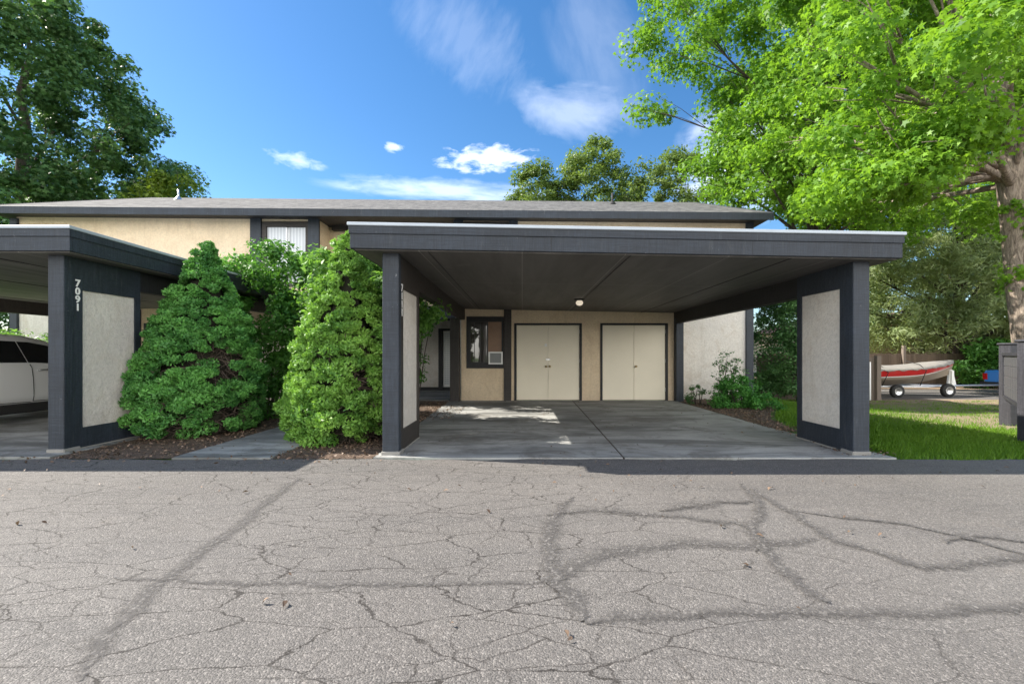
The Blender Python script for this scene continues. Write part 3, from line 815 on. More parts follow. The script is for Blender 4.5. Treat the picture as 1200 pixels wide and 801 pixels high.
# gabled roof
ye0, yr, ye1 = 11.58, 17.0, 22.4; ze, zk = 5.10, 7.28; xl, xr_ = -14.45, 6.67
m = MB()
sl = (zk-ze)/(yr-ye0)
pf = [(ye0, ze-.05), (ye0, ze), (yr, zk), (ye1, ze), (ye1, ze-.05), (yr, zk-.08)]
m.prism_x(pf, xl, xr_); m.shear(SK, -3.9); rf = m.build('roof', M['shingle'], bd)
m = MB(); m.box(xl, xr_, ye0-.03, ye0-.002, ze-.20, ze-.005, .004); m.shear(SK, -3.9); m.build('eave_fascia', M['slate'], bd)
m = MB(); m.box(xl+.01, xr_-.01, ye0, ye1-.1, ze-.13, ze-.055); m.shear(SK, -3.9); m.build('soffit', M['dark'], bd)
for x in (xl-.03, xr_+.002):
    m = MB(); m.prism_x([(ye0, ze-.2), (ye0, ze+.012), (yr, zk+.012), (ye1, ze+.012), (ye1, ze-.2), (yr, zk-.2)], x, x+.028); m.shear(SK, -3.9); m.build('rake_board', M['slate'], bd)
for x in (-14.05, 6.2):
    m = MB(); m.prism_x([(12.15, ze-.06), (yr, zk-.15), (20.4, ze-.06)], x, x+.15); m.shear(SK, -3.9); m.build('gable_wall', M['stucco_tan'], bd)
for (x, y, h) in ((-12.4, 15.7, .36), (3.15, 15.2, .38)):
    z = ze + (y-ye0)*sl + SK*(x+3.9)
    m = MB(); m.tube([(x,y,z-.1),(x,y,z+h)], .035, 10); m.lathe((x,y,z-.03), [(.14,0),(.06,.12),(.036,.15)], 12); m.build('vent_pipe', M['metal'] if x < 0 else M['seam'], rf)
settle(bd)
# window air conditioner
ac = empty('air_conditioner', (-.68, YS, 1.03)); tag(ac, 'small white air conditioner set in the ground floor window of the middle carport', 'air conditioner')
x0, x1, z0, z1 = -.89, -.52, .98, 1.31
m = MB(); t = .035; y0 = YS-.14
m.box(x0, x0+t, y0, YS+.02, z0, z1); m.box(x1-t, x1, y0, YS+.02, z0, z1); m.box(x0+t, x1-t, y0, YS+.02, z1-t, z1); m.box(x0+t, x1-t, y0, YS+.02, z0, z0+t); m.build('case', M['white'], ac)
m = MB(); m.box(x0+t, x1-t, y0+.02, YS, z0+t, z1-t)
for i in range(11): zz = z0+t+.008+i*.0235; m.box(x0+t, x1-t, y0+.008, y0+.02, zz, zz+.008)
m.build('grille', simple('grey_grille', (.22,.23,.23), .5), ac); settle(ac)

# ================================================================== VEHICLES
def paint(name, col):
    m, nt, b = mat(name); b.inputs['Base Color'].default_value = (*col,1); b.inputs['Roughness'].default_value = .28
    b.inputs['Coat Weight'].default_value = .5; b.inputs['Coat Roughness'].default_value = .05
    L(nt, mixc(nt, noise(nt, coords(nt), 1.5, 4), tuple(x*.94 for x in col), col), b.inputs['Base Color']); return m
M['rubber'] = simple('tyre_rubber', (.02,.02,.02), .85)
M['alloy'] = simple('alloy_rim', (.5,.51,.52), .3, .9)
M['lightred'] = simple('red_lens', (.45,.01,.01), .15)
M['lightclr'] = simple('clear_lens', (.7,.72,.74), .1)
def interp(tab, s):
    return [float(np.interp(s, [r[0] for r in tab], [r[k] for r in tab])) for k in range(1, len(tab[0]))]
def car_surface(tab):
    """tab rows: (s, z_bottom, z_belt, z_roof, half_width, roof_half_width)"""
    def ring(s):
        zb, zw, zt, w, wr = interp(tab, s)
        return [(0,zb),(w*.80,zb),(w*.95,zb+.05),(w*1.0,zb+.22),(w*1.0,(zb+zw)/2+.12),(w*.985,zw-.06),(w*.955,zw),(wr+ (w*.955-wr)*.08,zt-.075*(1 if zt > zw+.2 else .3)),(wr*.86,zt-.018),(wr*.5,zt),(0,zt+.006)]
    return ring
def build_car_body(tab, L_, m, parent, n=60):
    ring = car_surface(tab); mb = MB(); K = 11
    ss = [tab[0][0] + (tab[-1][0]-tab[0][0])*(.5-.5*math.cos(math.pi*i/n)) for i in range(n+1)]
    for s in ss:
        r = ring(s); full = r + [(-x, z) for x, z in r[-2:0:-1]]
        for x, z in full: mb.v.append((x, s, z))
    k = 2*K-2
    for i in range(n):
        for j in range(k):
            j2 = (j+1) % k; mb.f.append((i*k+j, i*k+j2, (i+1)*k+j2, (i+1)*k+j)); mb.sm.append(True)
    mb.f.append(tuple(range(k))); mb.sm.append(False); mb.f.append(tuple(n*k+j for j in range(k))[::-1]); mb.sm.append(False)
    o = mb.build('body', m, parent); return o, ring
def side_glass(ring, quad, parent, sgn, name='side_window', m=None, lift=.006):
    """quad: s at (belt rear, belt front, top front, top rear)"""
    mb = MB(); b0, b1, t1, t0 = quad; n = 10; rows = 5
    for r in range(rows+1):
        f = .06+.80*r/rows
        for i in range(n+1):
            u = i/n; s = (b0*(1-f)+t0*f)*(1-u) + (b1*(1-f)+t1*f)*u
            q = ring(s); (xa, za), (xb, zb_) = q[6], q[7]
            mb.v.append((sgn*(xa+(xb-xa)*f+lift), s, za+(zb_-za)*f+lift*.3))
    for r in range(rows):
        for i in range(n): mb.f.append((r*(n+1)+i, r*(n+1)+i+1, (r+1)*(n+1)+i+1, (r+1)*(n+1)+i)); mb.sm.append(True)
    return mb.build(name, m or M['glass_car'], parent)
def cross_glass(ring, s0, s1, parent, name, half=.8, lift=.008):
    mb = MB(); n = 8; k = 8
    for i in range(n+1):
        s = s0+(s1-s0)*i/n; q = ring(s)
        xr = q[8][0]*.97; zt = q[9][1]
        for j in range(k+1):
            x = -xr + 2*xr*j/k; z = zt - (.018*(abs(x)/xr)**2) + lift
            mb.v.append((x, s, z))
    for i in range(n):
        for j in range(k): mb.f.append((i*(k+1)+j, i*(k+1)+j+1, (i+1)*(k+1)+j+1, (i+1)*(k+1)+j)); mb.sm.append(True)
    return mb.build(name, M['glass_car'], parent)
def side_line(ring, pts, parent, sgn, name, m, w=.006, lift=.003):
    """thin seam following the body side; pts = (s, t) with t 0..1 from sill to belt"""
    mb = MB(); line = []
    for a, b_ in zip(pts[:-1], pts[1:]):
        for i in range(9):
            u = i/8; s = a[0]+(b_[0]-a[0])*u; t = a[1]+(b_[1]-a[1])*u
            q = ring(s)[2:7]; x = t*4; k = min(int(x), 3); f = x-k
            line.append((sgn*(q[k][0]+(q[k+1][0]-q[k][0])*f+lift), s, q[k][1]+(q[k+1][1]-q[k][1])*f))
    mb.tube(line, w, 5); return mb.build(name, m, parent)
def wheels(parent, ys, hw, r, rimr, mrim):
    for y in ys:
        for sgn in (-1, 1):
            mb = MB(); x = sgn*(hw-.09)
            mb.disc_x((x,y,r), r, .2, 36, [(-.1,rimr),(-.1,r-.03),(-.07,r),(.07,r),(.1,r-.03),(.1,rimr),(-.1,rimr)])
            w = mb.build('wheel', M['rubber'], parent)
            mb = MB(); mb.disc_x((x,y,r), rimr, .17, 32, [(-.07,0),(-.07,rimr-.02),(-.085,rimr),(.085,rimr),(.09,rimr-.015),(.06,rimr-.035),(.045,.0)])
            for k in range(5):
                t = 2*math.pi*k/5+.3
                p0 = Vector((x+sgn*.075, y+math.cos(t)*.03, r+math.sin(t)*.03)); p1 = Vector((x+sgn*.085, y+math.cos(t)*(rimr-.02), r+math.sin(t)*(rimr-.02)))
                mb.tube([p0, p1], [.035,.022], 6)
            mb.build('rim', mrim, w)
            mb = MB(); mb.disc_x((sgn*(hw-.01),y,r+.02), r+.07, .03, 36); mb.build('wheel_arch', M['seam'], parent)
# white crossover in the left carport, nose towards the building
car = empty('parked_car', (-9.92, 5.78, .012)); tag(car, 'white car parked nose-in under the left carport', 'car')
T = [(0,.40,.95,1.0,.76,.60),(.06,.30,1.0,1.16,.84,.64),(.45,.26,1.05,1.52,.905,.66),(.9,.25,1.06,1.60,.925,.68),(1.6,.25,1.05,1.615,.93,.69),(2.3,.25,1.04,1.59,.93,.69),
     (2.75,.25,1.02,1.50,.93,.67),(3.15,.25,1.0,1.30,.93,.66),(3.5,.25,.98,1.085,.925,.68),(4.0,.26,.92,1.0,.905,.68),(4.4,.30,.82,.88,.85,.62),(4.58,.36,.66,.70,.70,.5),(4.62,.42,.6,.62,.6,.4)]
body, ring = build_car_body(T, 4.62, paint('white_car_paint', (.82,.82,.81)), car)
for sgn in (-1, 1):
    side_glass(ring, (1.22, 2.175, 2.085, 1.12), car, sgn); side_glass(ring, (2.19, 3.36, 2.98, 2.10), car, sgn); side_glass(ring, (.60, 1.205, 1.105, .72), car, sgn)
    dr = side_line(ring, [(2.20,1),(2.24,.1),(3.2,.08),(3.34,.5),(3.34,1)], car, sgn, 'front_door', M['seam'])
    dr2 = side_line(ring, [(1.20,1),(1.22,.55),(1.45,.1),(2.2,.08)], car, sgn, 'rear_door', M['seam'])
    for s, d_ in ((2.30, dr), (1.30, dr2)):
        mb = MB(); x = sgn*.945; mb.tube([(x-sgn*.02, s, .93),(x+sgn*.012, s+.03, .935),(x+sgn*.014, s+.16, .94),(x-sgn*.02, s+.2, .94)], .012, 8); mb.build('handle', M['alloy'], d_)
    mb = MB(); mb.box(sgn*.86, sgn*.94, .85, 3.5, .17, .34, .02); mb.build('rocker_trim', M['rubber'], car)
    mb = MB(); mb.box(sgn*.93, sgn*1.06, 3.02, 3.12, 1.02, 1.16, .03); mb.build('mirror', body.data.materials[0], car)
    mb = MB(); mb.box(sgn*.56, sgn*.82, -.012, .10, .82, .98, .02); mb.build('tail_light', M['lightred'], car)
    mb = MB(); mb.box(sgn*.55, sgn*.80, 4.42, 4.56, .64, .76, .02); mb.build('headlight', M['lightclr'], car)
cross_glass(ring, 2.72, 3.46, car, 'windscreen'); cross_glass(ring, .10, .40, car, 'rear_window')
wheels(car, (.82, 3.72), .90, .345, .235, M['alloy'])
# blue pickup on the side lane; tail towards the boat
pk = empty('pickup_truck', (19.2, 17.3, float(gz(18.5,17.3))), R(-90)); tag(pk, 'bright blue pickup truck towing the boat, only its tail showing past the mailboxes', 'pickup truck')
T = [(0,.44,.86,.93,.78,.74),(.03,.36,.92,1.0,.83,.76),(.3,.33,.94,1.01,.86,.78),(1.75,.33,.95,1.02,.87,.78),(1.80,.33,.95,1.10,.87,.70),(1.9,.33,.96,1.48,.87,.62),(2.4,.33,.96,1.55,.87,.62),
     (3.0,.33,.96,1.50,.87,.62),(3.5,.33,.95,1.08,.87,.66),(3.7,.33,.94,1.0,.87,.68),(4.5,.36,.88,.94,.84,.68),(4.72,.40,.80,.84,.78,.6)]
pb, ring2 = build_car_body(T, 4.7, paint('blue_truck_paint', (.03,.22,.62)), pk)
for sgn in (-1, 1):
    side_glass(ring2, (2.0, 2.85, 2.75, 2.02), pk, sgn)
    side_line(ring2, [(1.93,1),(1.95,.1),(2.95,.1),(3.0,1)], pk, sgn, 'door', M['seam'])
    mb = MB(); mb.box(sgn*.66, sgn*.84, -.02, .05, .60, .86, .01); mb.build('tail_light', M['lightred'], pk)
cross_glass(ring2, 2.98, 3.44, pk, 'windscreen')
mb = MB(); mb.box(-.86,.86,-.13,.02,.40,.52,.02); mb.build('rear_bumper', M['rubber'], pk)
mb = MB(); mb.box(-.72,.72,.04,1.72,1.005,1.03); mb.build('bed_cover', M['rubber'], pk)
wheels(pk, (1.0, 3.85), .84, .33, .2, M['alloy'])
# boat trailer
zg = float(gz(15,17))
bt = empty('boat_trailer', (14.6, 17.2, zg)); tag(bt, 'pale boat trailer carrying the red boat, hitched to the blue pickup', 'boat trailer')
mb = MB(); P = lambda x, y, z: (x, 17.2+y, zg+z)
mb.tube([P(12.4,-.7,.42),P(15.4,-.62,.40),P(16.8,-.05,.40),P(19.1,0,.42)], .045, 6); mb.tube([P(12.4,.7,.42),P(15.4,.62,.40),P(16.8,.05,.40)], .045, 6)
mb.tube([P(12.6,-.7,.42),P(12.6,.7,.42)], .04, 6); mb.tube([P(15.2,-.65,.41),P(15.2,.65,.41)], .04, 6)
mb.build('frame', M['metal'], bt)
mb = MB(); mb.box(16.88,16.98,17.1,17.3,zg+.40,zg+1.0,.01); mb.add([P(16.86,-.04,1.02),P(16.98,-.04,1.02),P(17.12,-.04,.42),P(16.80,-.04,.42),P(16.86,.04,1.02),P(16.98,.04,1.02),P(17.12,.04,.42),P(16.80,.04,.42)],[(0,1,2,3),(4,7,6,5),(0,4,5,1),(1,5,6,2),(2,6,7,3),(3,7,4,0)])
mb.build('winch_post', M['white'], bt)
mb = MB(); mb.tube([P(17.1,.0,.1),P(17.1,0,.5)], .03, 8); mb.build('jack', M['metal'], bt)
def twheel(x, y, r, nm):
    mb = MB(); mb.disc_x((0,0,0), r, .16, 30, [(-.08,r*.55),(-.08,r-.03),(-.05,r),(.05,r),(.08,r-.03),(.08,r*.55),(-.08,r*.55)])
    mb.v = [(x+b_, y+a, zg+r+c+.0) for a, b_, c in mb.v]; w = mb.build(nm, M['rubber'], bt)
    mb = MB(); mb.disc_x((0,0,0), r, .1, 24, [(-.05,0),(-.05,r*.3),(-.075,r*.35),(-.05,r*.52),(-.085,r*.56),(.085,r*.56),(.04,r*.5),(.04,0)])
    mb.v = [(x+b_, y+a, zg+r+c) for a, b_, c in mb.v]; mb.build('rim', M['alloy'], w)
twheel(14.05, 16.32, .25, 'wheel'); twheel(14.05, 18.08, .28, 'wheel'); 
twheel(16.25, 16.62, .26, 'spare_wheel')
settle(bt)
# boat: hull lofted from stern to bow
bo = empty('motor_boat', (14.6, 17.2, zg+.45)); tag(bo, 'small motor boat with red and white hull under a grey canvas cover', 'boat')
def hull_row(u):   # u 0 stern .. 1 bow
    w = .95*(1-max(0,(u-.35)/.65)**2.2)+.012; keel = .44+.42*max(0,(u-.45)/.55)**2.4; gun = 1.02+.24*u**2.2
    chz = keel+.20+.14*u; wc = w*(.86-.28*u)
    return w, keel, gun, chz, wc
def hull_strip(parts, name, m, out=0.0):
    mb = MB(); n = 26
    for sgn in (-1, 1):
        b0 = len(mb.v); k = len(parts(0))
        for i in range(n+1):
            u = i/n; x = 12.2+4.75*u
            for (w, z) in parts(u): mb.v.append((x+.18*u*(z-.9), 17.2+sgn*(w+out), zg+z))
        for i in range(n):
            for j in range(k-1): mb.f.append((b0+i*k+j, b0+i*k+j+1, b0+(i+1)*k+j+1, b0+(i+1)*k+j)); mb.sm.append(True)
    return mb
def lower(u):
    w, keel, gun, chz, wc = hull_row(u); return [(0,keel),(wc,chz),(wc+(w-wc)*.45,chz+(gun-chz)*.42)]
def band(u, a, b_):
    w, keel, gun, chz, wc = hull_row(u); f = lambda t: (wc+(w-wc)*(1.1*t if t < .45 else .5+.5*(t-.45)/.55), chz+(gun-chz)*t)
    return [f(a), f((a+b_)/2), f(b_)]
def hl(u):
    w, keel, gun, chz, wc = hull_row(u); return [(0,keel),(wc,chz)] + band(u, 0.01, 1.0)
hull_strip(hl, 'hull', None).build('hull', simple('bare_aluminium_hull', (.36,.30,.235), .4, .3), bo)
hull_strip(lambda u: band(u, .20, .31), 'x', None, .012).build('white_band', M['white'], bo)
hull_strip(lambda u: band(u, .32, .97-.10*u), 'x', None, .010).build('red_band', paint('red_boat_paint', (.55,.02,.02)), bo)
mb = MB(); n = 26; k = 9; rr = random.Random(3)
for i in range(n+1):
    u = i/n; w, keel, gun, chz, wc = hull_row(u); x = 12.2+4.75*u
    for j in range(k):
        a = -1+2*j/(k-1); e = abs(a)
        z = gun+.03+.20*(1-e**2)*(1-.3*u)*(.8+.2*math.sin(u*9)) - (.07*(1+.6*math.sin(i*2.4)) if e == 1 else 0)*(1-.6*u)
        mb.v.append((x+.18*u*(z-.9)*(1), 17.2+a*(w+.025), zg+z+rr.uniform(-.01,.01)))
for i in range(n):
    for j in range(k-1): mb.f.append((i*k+j, (i+1)*k+j, (i+1)*k+j+1, i*k+j+1)); mb.sm.append(True)
cv = mb.build('canvas_cover', simple('grey_canvas', (.24,.225,.21), .9, 0, .2, 5), bo); cv.modifiers.new('s', 'SOLIDIFY').thickness = .012
for u in (.3, .62):
    w_, ke, gu, cz, wc_ = hull_row(u); x = 12.2+4.75*u+.18*u*(gu-.9); mb = MB()
    mb.tube([(x, 17.2-w_*.72, zg+.42), (x, 17.2-w_-.04, zg+gu-.08), (x, 17.2-w_*.7, zg+gu+.15), (x, 17.2, zg+gu+.27)], .014, 5); mb.build('tie_strap', M['rubber'], bo)
mb = MB(); mb.tube([(16.9,17.2,zg+.86),(17.0,17.2,zg+1.05)], .012, 5); mb.build('bow_strap', M['rubber'], bo)
settle(bo)
# transom and outboard bracket close the stern
# ================================================================== FENCES, MAILBOXES, HOUSE
def weathered(name, a, b2):
    m, nt, b = mat(name); v = coords(nt, (9, 9, .9)); n = noise(nt, v, 2.4, 6, .7)
    g = N(nt, 'ShaderNodeNewGeometry')
    c = mixc(nt, n, a, b2); c = mixc(nt, mth(nt, 'MULTIPLY', g.outputs['Random Per Island'], .45), c, tuple(x*.4 for x in a))
    L(nt, c, b.inputs['Base Color']); b.inputs['Roughness'].default_value = .95; return m
M['fence'] = weathered('weathered_fence_boards', (.16,.125,.10), (.30,.25,.215))
M['fence_d'] = weathered('old_brown_fence_boards', (.10,.07,.05), (.20,.15,.11))
def fence(label, p0, p1, h, m, posts, group=None):
    p0 = Vector(p0); p1 = Vector(p1); L0 = (p1-p0).length; d = (p1-p0).normalized(); nrm = Vector((-d.y, d.x))
    if nrm.y > 0: nrm = -nrm
    ro = empty('wood_fence', (p0.x, p0.y, float(gz(p0.x,p0.y)))); tag(ro, label, 'fence', group)
    mb = MB(); s = 0; rnd = random.Random(int(L0*10)); w = .14
    while s < L0-.05:
        a = p0+d*s; b_ = p0+d*min(s+w-.006, L0); z = float(gz(a.x,a.y)); top = h+rnd.uniform(-.025,.025)
        q = [a, b_, b_+nrm*.02, a+nrm*.02]
        mb.add([(c.x,c.y,z-.05) for c in q]+[(c.x,c.y,z+top) for c in q], [(0,3,2,1),(4,5,6,7),(0,1,5,4),(1,2,6,5),(2,3,7,6),(3,0,4,7)]); s += w
    mb.build('boards', m, ro)
    for zz in (.3, h-.3):
        mb = MB(); a = p0-nrm*.03; b_ = p1-nrm*.03
        mb.tube([(a.x,a.y,float(gz(a.x,a.y))+zz),(b_.x,b_.y,float(gz(b_.x,b_.y))+zz)], .035, 4); mb.build('rail', m, ro)
    for s, pm, ph, r in posts:
        c = p0+d*s+nrm*.07; z = float(gz(c.x,c.y)); mb = MB(); mb.box(c.x-r, c.x+r, c.y-r, c.y+r, z-.1, z+ph, .008); mb.build('post', pm, ro)
    settle(ro)
fence('weathered grey board fence between the carport and the boat', (8.4,15.6), (12.55,15.5), 1.52, M['fence'], [(4.20, M['fence'], 1.58, .075), (3.93, M['metal'], 1.36, .028)])
fence('old brown board fence along the lot line beyond the boat', (13.0,22.6), (36,22.0), 1.68, M['fence_d'], [(6.6, M['fence'], 2.1, .07), (10.8, M['metal'], 1.9, .04), (15, M['fence'], 1.8, .07)])
# cluster mailbox stand
M['char'] = painted_wood('charcoal_post_paint', (.036,.036,.044), chip=False)
A = Vector((7.06, 6.03)); B = Vector((8.74, 7.80)); d = (B-A).normalized(); nn_ = Vector((-d.y, d.x))
mbx = empty('mailbox_stand', (A.x, A.y, 0)); tag(mbx, 'dark post mailbox stand with grey locker doors at the right edge of the lawn', 'mailbox stand')
for P_, r in ((A, .10), (B, .10)):
    z = float(gz(P_.x, P_.y)); mb = MB(); mb.box(P_.x-r, P_.x+r, P_.y-r, P_.y+r, z-.2, 1.40, .01); pp = mb.build('post', M['char'], mbx)
    mb = MB(); mb.box(P_.x-r-.02, P_.x+r+.02, P_.y-r-.02, P_.y+r+.02, 1.401, 1.44, .012); mb.build('cap', M['char'], pp)
def slabbox(mb, s0, s1, o0, o1, z0, z1):
    q = [A+d*s0+nn_*o0, A+d*s1+nn_*o0, A+d*s1+nn_*o1, A+d*s0+nn_*o1]
    mb.add([(c.x,c.y,z0) for c in q]+[(c.x,c.y,z1) for c in q], [(0,3,2,1),(4,5,6,7),(0,1,5,4),(1,2,6,5),(2,3,7,6),(3,0,4,7)])
Ls = (B-A).length
mb = MB(); slabbox(mb, .10, Ls-.10, -.08, .10, .46, .51); slabbox(mb, .10, Ls-.10, -.08, .11, 1.21, 1.26); slabbox(mb, .10, .15, -.08, .1, .51, 1.21); slabbox(mb, Ls-.15, Ls-.10, -.08, .1, .51, 1.21); mb.build('shelf_frame', M['char'], mbx)
mb = MB(); slabbox(mb, .151, Ls-.151, -.07, .075, .511, 1.209); lk = mb.build('locker', simple('grey_locker_metal', (.2,.2,.21), .5, .3), mbx)
nc = 7
for i in range(nc):
    for j in range(4):
        s0 = .17+i*(Ls-.34)/nc; mb = MB(); slabbox(mb, s0, s0+(Ls-.34)/nc-.02, .076, .086, .525+j*.171, .525+j*.171+.155); mb.build('mailbox_door', simple('locker_door_metal', (.13,.13,.14), .45, .4) if i+j == 0 else D.materials['locker_door_metal'], lk)
settle(mbx)
# distant house
hs = empty('distant_house', (26, 33, -.38)); tag(hs, 'tan house with a reddish brown roof glimpsed behind the grey green tree', 'house')
mb = MB(); mb.box(21, 34, 31, 40, -.5, 3.1); mb.build('wall', simple('tan_house_wall', (.55,.46,.35), .9), hs)
mb = MB(); mb.add([(20.4,30.4,3.0),(34.6,30.4,3.0),(34.6,40.6,3.0),(20.4,40.6,3.0),(24.5,35.5,4.7),(30.5,35.5,4.7)], [(0,1,5,4),(1,2,5),(2,3,4,5),(3,0,4),(0,3,2,1)]); mb.build('roof', simple('red_brown_roof', (.34,.17,.10), .9, 0, .3, 3), hs)
mb = MB(); mb.box(23,24.5,30.96,30.99,.9,2.1); mb.build('window', M['glass_car'], hs); settle(hs)

# ================================================================== CONICAL EVERGREENS
def cone_shrub(label, x, y, z0, h, r, lm, npads, seed, bare_dir, lean=0, group='clipped cone shaped evergreens'):
    rnd = random.Random(seed); ro = empty('cone_evergreen', (x,y,z0)); tag(ro, label, 'conifer shrub', group)
    prof = lambda t: r*(1.0 if t < .12 else (1-((t-.12)/.88)**1.42))*(.80+.20*min(1, t/.10)) + .02
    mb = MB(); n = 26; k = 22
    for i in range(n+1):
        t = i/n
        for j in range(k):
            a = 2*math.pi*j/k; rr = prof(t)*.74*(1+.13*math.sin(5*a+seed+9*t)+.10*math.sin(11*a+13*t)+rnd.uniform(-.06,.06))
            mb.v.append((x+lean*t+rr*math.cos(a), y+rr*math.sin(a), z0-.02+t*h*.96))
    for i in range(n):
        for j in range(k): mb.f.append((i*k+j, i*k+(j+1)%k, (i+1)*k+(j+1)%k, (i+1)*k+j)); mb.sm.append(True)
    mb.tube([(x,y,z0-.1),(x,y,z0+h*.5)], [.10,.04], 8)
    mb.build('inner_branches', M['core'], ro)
    cen = []; rad = []
    bd_ = Vector((math.cos(bare_dir), math.sin(bare_dir)))
    tries = 0
    while len(cen) < npads and tries < 40000:
        tries += 1
        t = rnd.random()**1.15; a = rnd.uniform(0, 2*math.pi)
        if rnd.random() > prof(t)/r+.05: continue
        cs = math.cos(a)*bd_.x+math.sin(a)*bd_.y
        if t < .46 and cs > .60+.75*t+.25*math.sin(t*23+seed) and rnd.random() < .62: continue
        pr = rnd.uniform(.07,.165)*(1-.55*t)
        rr = prof(t)*rnd.uniform(.80,1.10)*(1+.06*math.sin(3*a+seed+6*t))
        c = Vector((x+lean*t+rr*math.cos(a), y+rr*math.sin(a), z0+.05+t*h*.985))
        if any((c-q).length < (pr+s)*.52 for q, s in zip(cen[-500:], rad[-500:])): continue
        cen.append(c); rad.append(pr)
    cen = np.array([tuple(c) for c in cen]); rad = np.array(rad)
    per = 270; N_ = len(cen)*per
    dirv = norm(RNG.normal(size=(N_,3)))
    rc = np.repeat(rad, per); cc = np.repeat(cen, per, axis=0)
    out = cc - np.array([x,y,0]); out[:,2] = 0; out = norm(out)
    flip = np.sum(dirv*(out+np.array([0,0,.8])), axis=1) < -.25; dirv[flip] *= -1
    p = cc + dirv*(rc*(.70+.42*RNG.random(N_)))[:,None]*np.array([1.15,1.15,.80])
    ax = dirv*.75 + np.array([0,0,.55]) + out*.35 + RNG.normal(size=(N_,3))*.30
    nr = RNG.normal(size=(N_,3)) + dirv*.9
    leaf_object('foliage', p, nr, .030+.024*RNG.random(N_), np.array([(0,-.5),(.26,-.1),(.20,.4),(0,.7),(-.20,.4),(-.26,-.1)]), lm, ro, .2, axis=ax)
    # bare dry twigs on the shaded side
    n2 = 1500; t = RNG.random(n2)**1.1*.5; a = bare_dir + RNG.normal(size=n2)*.75
    rr = np.array([prof(q) for q in t])*(.72+.30*RNG.random(n2))
    p = np.column_stack([x+rr*np.cos(a), y+rr*np.sin(a), z0+.03+t*h])
    ax = np.column_stack([np.cos(a), np.sin(a), -.1+.6*RNG.random(n2)]) + RNG.normal(size=(n2,3))*.4
    leaf_object('dry_twigs', p, RNG.normal(size=(n2,3)), .10+.16*RNG.random(n2), np.array([(0,-.5),(.045,-.2),(.02,.5),(-.03,.5)]), M['twig'], ro, .1, axis=ax)
    settle(ro)
cone_shrub('broad cone evergreen beside the post numbered 7091', -5.20, 6.92, 0, 3.0, .82, M['leaf_cone'], 620, 3, R(-25), .18)
cone_shrub('brighter cone evergreen against the left post of the middle carport', -2.66, 6.40, 0, 3.02, .68, M['leaf_cone2'], 520, 5, R(-12), .10)

def bush(name, label, cat, base, profile, ncl, per, crad, ls, tpl, lm, seed, group=None, up=.5, flat=.8, stems=10, inner=.3, curl=.25, extra=None):
    ro = empty(name, base); tag(ro, label, cat, group)
    cl = crown_clusters(base, [(base[2]+z, r) for z, r in profile], ncl, seed, inner)
    if extra: cl = np.vstack([cl, np.array(extra)])
    rnd = random.Random(seed); mb = MB()
    for q in rnd.sample([Vector(c) for c in cl], min(stems, len(cl))):
        s = Vector(base)+Vector((rnd.uniform(-.15,.15), rnd.uniform(-.15,.15), -.1)); m_ = s.lerp(q,.5)+Vector((0,0,.25*(q.z-base[2])))
        mb.tube([s, s.lerp(m_,.6), m_.lerp(q,.4), q], [.016,.012,.007,.002], 5)
    mb.build('stems', M['bark_d'], ro)
    cen, nr = scatter(cl, per, crad, flat, up)
    cen[:,2] = np.maximum(cen[:,2], base[2]+.02)
    leaf_object('foliage', cen, nr, ls*(.65+.7*RNG.random(len(cen))), tpl, lm, ro, curl)
    settle(ro); return ro
GB = 'tall leafy shrubs beside the entry path'
bush('tall_shrub', 'tall rounded dark green shrub directly behind the broad cone evergreen', 'shrub', (-5.15,8.9,0), [(.1,.75),(.8,.95),(1.8,1.1),(2.8,1.15),(3.25,.75),(3.45,.3)], 210, 130, .24, .085, OVAL, M['leaf_shrub'], 12, GB)
bush('tall_shrub', 'light green arching shrub showing above the brighter cone evergreen', 'shrub', (-2.8,7.9,0), [(.9,.3),(1.5,.6),(2.1,1.0),(2.75,1.0),(3.15,.45)], 180, 130, .26, .095, OVAL, M['leaf_shrub2'], 21, GB, inner=.1, extra=[(-2.2,6.85,2.2),(-2.25,6.9,2.4),(-2.2,7.0,2.1),(-2.1,6.9,1.9),(-2.15,6.75,2.35),(-2.1,6.7,2.2)]+[(-2.05-.12*(i%4),7.2+.16*(i%6),1.2+.09*i) for i in range(14)])  # extra leaf clusters are added, hidden from view, to shade the slab
bush('tall_shrub', 'slender dark leafed shrub seen through the gap behind the left carport wall', 'shrub', (-2.7,10.75,0), [(.6,.12),(1.3,.25),(1.9,.4),(2.6,.95),(3.6,.7)], 80, 80, .22, .09, OVAL, M['leaf_shrub'], 31, GB, inner=.1)  # upper crown widened out of view to block sun from the rear slab
bush('low_shrub', 'low bushy green shrub by the grey wall at the back right of the carport', 'shrub', (4.98,10.15,-.03), [(.02,.45),(.25,.55),(.5,.42),(.72,.15)], 60, 110, .15, .055, OVAL, M['leaf_small'], 41, 'small shrubs by the grey stucco wall')
bush('low_shrub', 'small rounded green shrub on the lawn side of the bushy one', 'shrub', (5.55,10.0,-.03), [(.02,.34),(.2,.38),(.38,.2)], 34, 100, .13, .05, OVAL, M['leaf_small'], 43, 'small shrubs by the grey stucco wall')
bush('low_shrub', 'sparse upright shrub with bare stems rising behind the bushy one', 'shrub', (4.95,10.6,-.03), [(.4,.2),(.8,.35),(1.15,.30),(1.35,.1)], 34, 20, .11, .055, OVAL, M['leaf_hedge'], 47, 'small shrubs by the grey stucco wall', stems=9)
bush('low_shrub', 'tiny dark shrub nearest the storage door corner', 'shrub', (4.35,10.9,-.03), [(.02,.18),(.3,.2),(.5,.08)], 12, 50, .10, .05, OVAL, M['leaf_hedge'], 49, 'small shrubs by the grey stucco wall')
